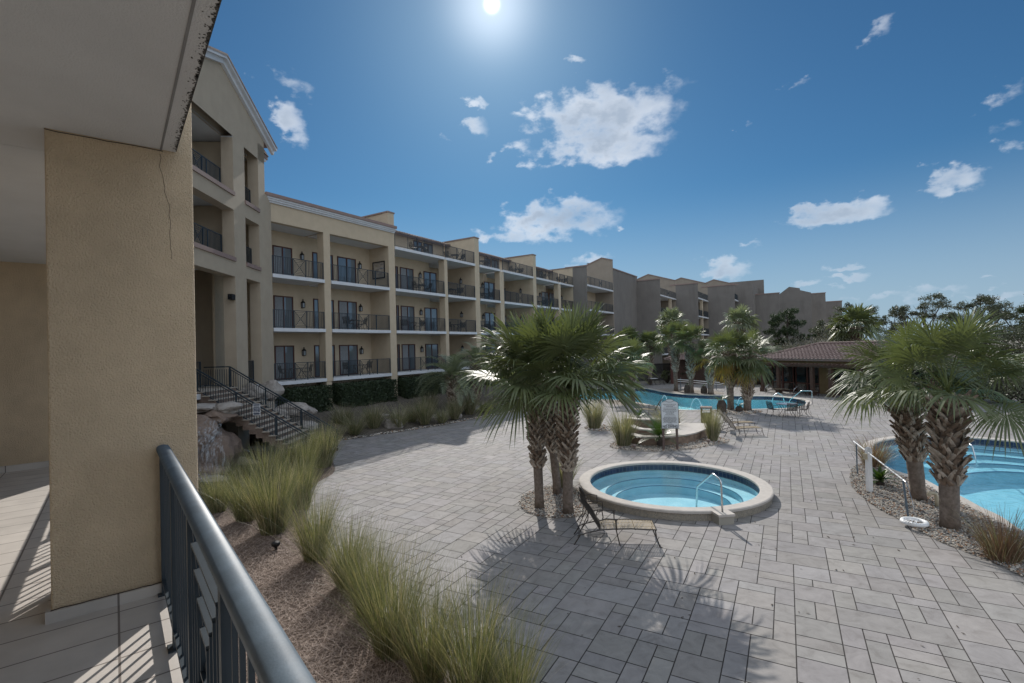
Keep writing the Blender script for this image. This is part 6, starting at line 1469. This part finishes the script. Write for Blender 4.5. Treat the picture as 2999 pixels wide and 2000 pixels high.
# low stone walls and platform behind the sign
def curvewall(name, pts, h0, h1, th, label, cat='wall', capm='coping', body='fieldstone', cap=.06):
    c_ = smoothpoly([tuple(p.xy) for p in pts], 6, closed=False); t_ = thing(name, label, cat, (0, 0, 0)); n_ = len(c_)
    def side(off):
        o = []
        for i in range(n_):
            d = (c_[min(i + 1, n_ - 1)] - c_[max(i - 1, 0)]).normalized(); o.append(c_[i] + Vector((-d.y, d.x)) * off)
        return o
    for nm, o0, o1, z0, z1, mt_ in (('stone_face', 0, th, h0, h1 - cap, body), ('cap_stone', -.04, th + .04, h1 - cap, h1, capm)):
        A_, B_ = side(o0), side(o1); m_ = MB()
        for i in range(n_ - 1):
            a, b, c, d = A_[i], A_[i + 1], B_[i + 1], B_[i]
            m_.quad((a.x, a.y, z0), (b.x, b.y, z0), (b.x, b.y, z1), (a.x, a.y, z1)); m_.quad((a.x, a.y, z1), (b.x, b.y, z1), (c.x, c.y, z1), (d.x, d.y, z1)); m_.quad((d.x, d.y, z0), (c.x, c.y, z0), (c.x, c.y, z1), (d.x, d.y, z1))
        for i in (0, n_ - 1): a, d = A_[i], B_[i]; m_.quad((a.x, a.y, z0), (d.x, d.y, z0), (d.x, d.y, z1), (a.x, a.y, z1))
        obj(nm, m_, mt_, t_)
    return t_
curvewall('stone_wall', [G(1835, 1296), G(1880, 1306), G(1940, 1306), (G(1990, 1302)), G(2040, 1292), G(2075, 1276)], 0, .42, .32, 'low curved fieldstone wall with pale cap behind the sago palm and rules sign')
pl = smoothpoly([tuple(G(*q).xy) for q in ((1940, 1296), (2000, 1292), (2045, 1284), (2078, 1270), (2070, 1262), (2010, 1262), (1950, 1272), (1930, 1284))], 4)
if area(pl) < 0: pl.reverse()
m_ = MB(); m_.prism([(p.x, p.y) for p in pl], 0.0, .395); obj_ = struct('raised_terrace', m_, 'coping')
curvewall('stone_wall', [G(1838, 1270), G(1860, 1280), G(1900, 1286), (G(1935, 1284))], 0, .46, .28, 'middle curved stone ledge with pale cap left of the rules sign')
curvewall('stone_wall', [G(1832, 1258), G(1880, 1262), G(1940, 1262), (G(1992, 1256))], 0, .62, .32, 'tallest low stone wall behind the rules sign, in front of the lounger')
# waterfall rocks beside the stairs
def wfrock(px, py, Y, r, label, mat='redrock', seed=0): p = AT(px, py, Y); return rock(p, r, label, mat, seed, name='waterfall_rock')
for i, (px, py, Y, r, lb, mt_) in enumerate(((612, 1330, 19.6, (1.15, .9, 1.35), 'big reddish rock face behind the waterfall', 'redrock'), (590, 1195, 19.8, (.7, .6, .18), 'flat layered ledge stone at the top of the waterfall', 'rock'), (640, 1220, 19.8, (.65, .6, .3), 'brown capstone from which the water drops', 'redrock'), (665, 1195, 19.9, (.5, .5, .25), 'tan stone beside the stair string above the waterfall', 'rock'),
        (600, 1380, 18.9, (.9, .6, .28), 'wet ledge half way down the waterfall', 'redrock'), (585, 1410, 18.2, (.8, .6, .25), 'lowest wet ledge of the waterfall', 'redrock'), (570, 1270, 19.0, (.7, .6, .7), 'dark rock at the pillar side of the waterfall', 'redrock'), (690, 1440, 18.8, (.7, .5, .3), 'dark boulder under the stairs near the pond', 'redrock'))):
    wfrock(px, py, Y, r, lb, mt_, seed=20 + i)
for i, (px, py, Y, r, lb) in enumerate(((790, 1145, 24.7, (.55, .45, .5), 'large pale boulder on the far side of the stair top'), (740, 1150, 24.2, (.6, .5, .4), 'mossy rock beside the large pale boulder'), (800, 1215, 24.3, (.9, .6, .35), 'ledge rock of the upper cascade'), (865, 1200, 24.6, (.9, .6, .35), 'long pale ledge rock right of the upper cascade'), (760, 1230, 24.0, (.7, .5, .4), 'rock under the upper cascade'), (900, 1250, 24.2, (.7, .5, .3), 'rock where the far railing ends'), (840, 1275, 23.9, (.6, .5, .3), 'dark rock at the foot of the upper cascade'))):
    rock(AT(px, py, Y), r, lb, 'rock', seed=40 + i, name='boulder')
rock(G(700, 1355, .1), (.85, .35, .22), 'bright white sunlit rock among the near grasses', 'flag', seed=60)
rock(G(640, 1402, .1), (.6, .3, .12), 'thin pale rock left of the bright white one', 'flag', seed=61)
m_ = MB()
def sheet(px0, py0, Y0, px1, py1, Y1, w_, n_=10):
    a, b = AT(px0, py0, Y0), AT(px1, py1, Y1)
    for k in range(n_):
        f0, f1 = k / n_, (k + 1) / n_; p, q = a.lerp(b, f0), a.lerp(b, f1); bow = Vector((0, -.25, 0)); p = p + bow * math.sin(math.pi * f0); q = q + bow * math.sin(math.pi * f1)
        wa, wb_ = w_ * (.7 + .6 * f0), w_ * (.7 + .6 * f1); m_.quad(p - Vector((wa, 0, 0)), p + Vector((wa, 0, 0)), q + Vector((wb_, 0, 0)), q - Vector((wb_, 0, 0)))
sheet(595, 1225, 18.9, 598, 1370, 18.2, .28); sheet(632, 1230, 18.9, 650, 1390, 18.2, .32); sheet(620, 1250, 18.75, 615, 1380, 18.1, .3); sheet(590, 1385, 18.1, 585, 1420, 17.4, .5); sheet(625, 1390, 18.1, 640, 1430, 17.5, .45)
tag(obj('waterfall', m_, 'fall'), 'white streaks of water falling over the reddish rocks left of the stairs', 'waterfall', kind='stuff')
m_ = MB(); sheet(775, 1165, 23.7, 765, 1205, 23.5, .25); sheet(800, 1175, 23.7, 805, 1220, 23.5, .3); sheet(790, 1225, 23.6, 770, 1260, 23.4, .35)
tag(obj('cascade', m_, 'fall'), 'small cascade seen through the stair railings', 'waterfall', kind='stuff')
pp = smoothpoly([tuple(G(*q).xy) for q in ((560, 1440), (600, 1470), (700, 1440), (760, 1390), (740, 1350), (640, 1340), (560, 1350))], 5)
if area(pp) < 0: pp.reverse()
m_ = MB(); m_.poly([(p.x, p.y, .075) for p in pp]); struct('pond', m_, 'pond')
m_ = MB(); m_.poly([(p.x, p.y, .062) for p in pp]); struct('pond_bed', m_, 'soil')

# ================================================================ cabana and bath house
def hiproof(o_, fr, x0, x1, y0, y1, z0, z1, parent, ry, rx0, rx1, tw=.33, res=4, mat='terracotta'):
    m_ = MB(); W = x1 - x0; dy = ry - y0; Hs = math.hypot(dy, z1 - z0)
    tileroof(m_, (x0, y0, z0), (1, 0, 0), (0, dy, z1 - z0), W, Hs, keep=lambda u, v: u > (rx0 - x0) * v / Hs - .05 and u < W - (x1 - rx1) * v / Hs + .05, tw=tw, res=res, amp=.05)
    dx = rx0 - x0; Hl = math.hypot(dx, z1 - z0); D2 = y1 - y0
    tileroof(m_, (x0, y1, z0), (0, -1, 0), (dx, 0, z1 - z0), D2, Hl, keep=lambda u, v: u > (y1 - ry) * v / Hl - .05 and u < D2 - (ry - y0) * v / Hl + .05, tw=tw, res=res, amp=.05)
    dx = x1 - rx1; Hl = math.hypot(dx, z1 - z0)
    tileroof(m_, (x1, y0, z0), (0, 1, 0), (-dx, 0, z1 - z0), D2, Hl, keep=lambda u, v: u > (ry - y0) * v / Hl - .05 and u < D2 - (y1 - ry) * v / Hl + .05, tw=tw, res=res, amp=.05)
    m_.quad((x0, y1, z0), (x1, y1, z0), (rx1, ry, z1), (rx0, ry, z1))
    obj('tile_roof', m_, mat, parent)
    m_ = MB()
    for a, b in (((x0, y0, z0), (rx0, ry, z1)), ((rx0, ry, z1), (rx1, ry, z1)), ((x1, y0, z0), (rx1, ry, z1)), ((x0, y1, z0), (rx0, ry, z1))):
        a, b = Vector(a), Vector(b); n_ = max(2, int((b - a).length / .35))
        for k in range(n_): p, q = a.lerp(b, k / n_), a.lerp(b, (k + 1.1) / n_); m_.tube([p + Vector((0, 0, .07)), q + Vector((0, 0, .07))], [.12, .09], 8)
    obj('ridge_tiles', m_, mat, parent)
pd = Vector((.382, -.924)); cb = thing('cabana', 'low poolside cabana with brown tile hip roof, dark wood posts and glass doors', 'building', (22.8, 45, 0), math.atan2(pd.y, pd.x))
hiproof(None, None, -.9, 13, -.35, 8.2, 2.97, 4.15, cb, 4.0, 2.4, 9.5)
m_ = MB(); m_.box((-.85, -.3, 2.82), (12.9, -.22, 2.97)); m_.box((-.85, -.22, 2.82), (-.77, 8.1, 2.97)); m_.box((-.77, -.22, 2.88), (12.9, 8, 2.92)); obj('fascia', m_, 'mauve_trim', cb)
m_ = MB(); m_.box((-.6, 1.5, 2.38), (12, 1.7, 2.88)); m_.box((-.6, .0, 2.55), (12, .12, 2.82)); obj('upper_wall', m_, 'tanwall', cb)
m_ = MB()
for z in (2.30, 2.42): m_.box((-1.0, -.35 if z < 2.4 else -.6, z), (12.4, -.20 if z < 2.4 else -.5, z + .1))
for i in range(38): m_.box((-.9 + i * .35, -.9, 2.53), (-.82 + i * .35, 1.4, 2.63))
obj('pergola_beams', m_, 'darkwood', cb)
for x in (0, 1.62, 4.75, 6.3, 8.5, 10.7):
    m_ = MB(); m_.box((x - .13, -.36, .0), (x + .13, -.10, 2.30)); m_.box((x - .2, -.43, 0), (x + .2, -.03, .35)); obj('post', m_, 'darkwood', cb)
for x0, x1, k in ((-.5, .6, 'g'), (.6, 1.7, 'g'), (1.9, 3.0, 'g'), (3.0, 4.1, 'g'), (4.1, 5.2, 'w'), (5.3, 6.5, 'g'), (6.5, 7.7, 'g'), (7.8, 9, 'g'), (9.1, 10.3, 'w'), (10.3, 12, 'g')):
    if k == 'w': m_ = MB(); m_.box((x0, 1.5, 0), (x1, 1.7, 2.38)); obj('wall_panel', m_, 'tanwall', cb); continue
    m_ = MB(); f = .07; m_.box((x0, 1.5, 0), (x0 + f, 1.6, 2.38)); m_.box((x1 - f, 1.5, 0), (x1, 1.6, 2.38)); m_.box((x0 + f, 1.5, 2.3), (x1 - f, 1.6, 2.38)); m_.box((x0 + f, 1.5, .75), (x1 - f, 1.6, .84)); m_.box((x0 + f, 1.5, 0), (x1 - f, 1.6, .1)); o = obj('glass_door', m_, 'brownframe', cb)
    m_ = MB(); m_.quad((x0 + f, 1.56, .1), (x1 - f, 1.56, .1), (x1 - f, 1.56, 2.3), (x0 + f, 1.56, 2.3)); obj('pane', m_, 'glass_dark', o)
m_ = MB(); m_.box((-.5, 1.8, 0), (12, 8, .02)); m_.box((-.6, 7.9, 0), (12, 8, 2.85)); m_.box((-.6, 1.7, 0), (-.5, 8, 2.85)); m_.box((11.9, 1.7, 0), (12, 8, 2.85)); obj('inner_walls', m_, 'darkwood', cb)
bh = thing('bath_house', 'low dark brown bath house under tiles behind the far pool palms', 'building', (AT(1965, 1100, 57).x, 57, 0), R(-24))
m_ = MB(); m_.box((0, 0, 0), (11.5, 5, 2.7)); obj('wall', m_, 'darkwood', bh); hiproof(None, None, -.6, 12.1, -1.4, 5.6, 2.75, 3.7, bh, 2, 3, 9, res=3)
for i in range(6): m_ = MB(); m_.box((.1 + i * 2.2, -1.2, 0), (.4 + i * 2.2, -.9, 2.7)); obj('post', m_, 'brownframe', bh)
t_ = thing('garden_fence', 'black slatted fence along the foot of the distant hotel wing', 'fence', (0, 0, 0)); a_, b_ = AT(1600, 1100, 58), AT(1975, 1100, 62)
m_ = MB(); n_ = 150
for i in range(n_): p = a_.lerp(b_, i / n_); m_.box((p.x - .035, p.y - .02, -.0), (p.x + .035, p.y + .02, 2.1))
m_.bar((a_.x, a_.y, 1.95), (b_.x, b_.y, 1.95), .05); m_.bar((a_.x, a_.y, .2), (b_.x, b_.y, .2), .05); obj('slats', m_, 'black', t_)
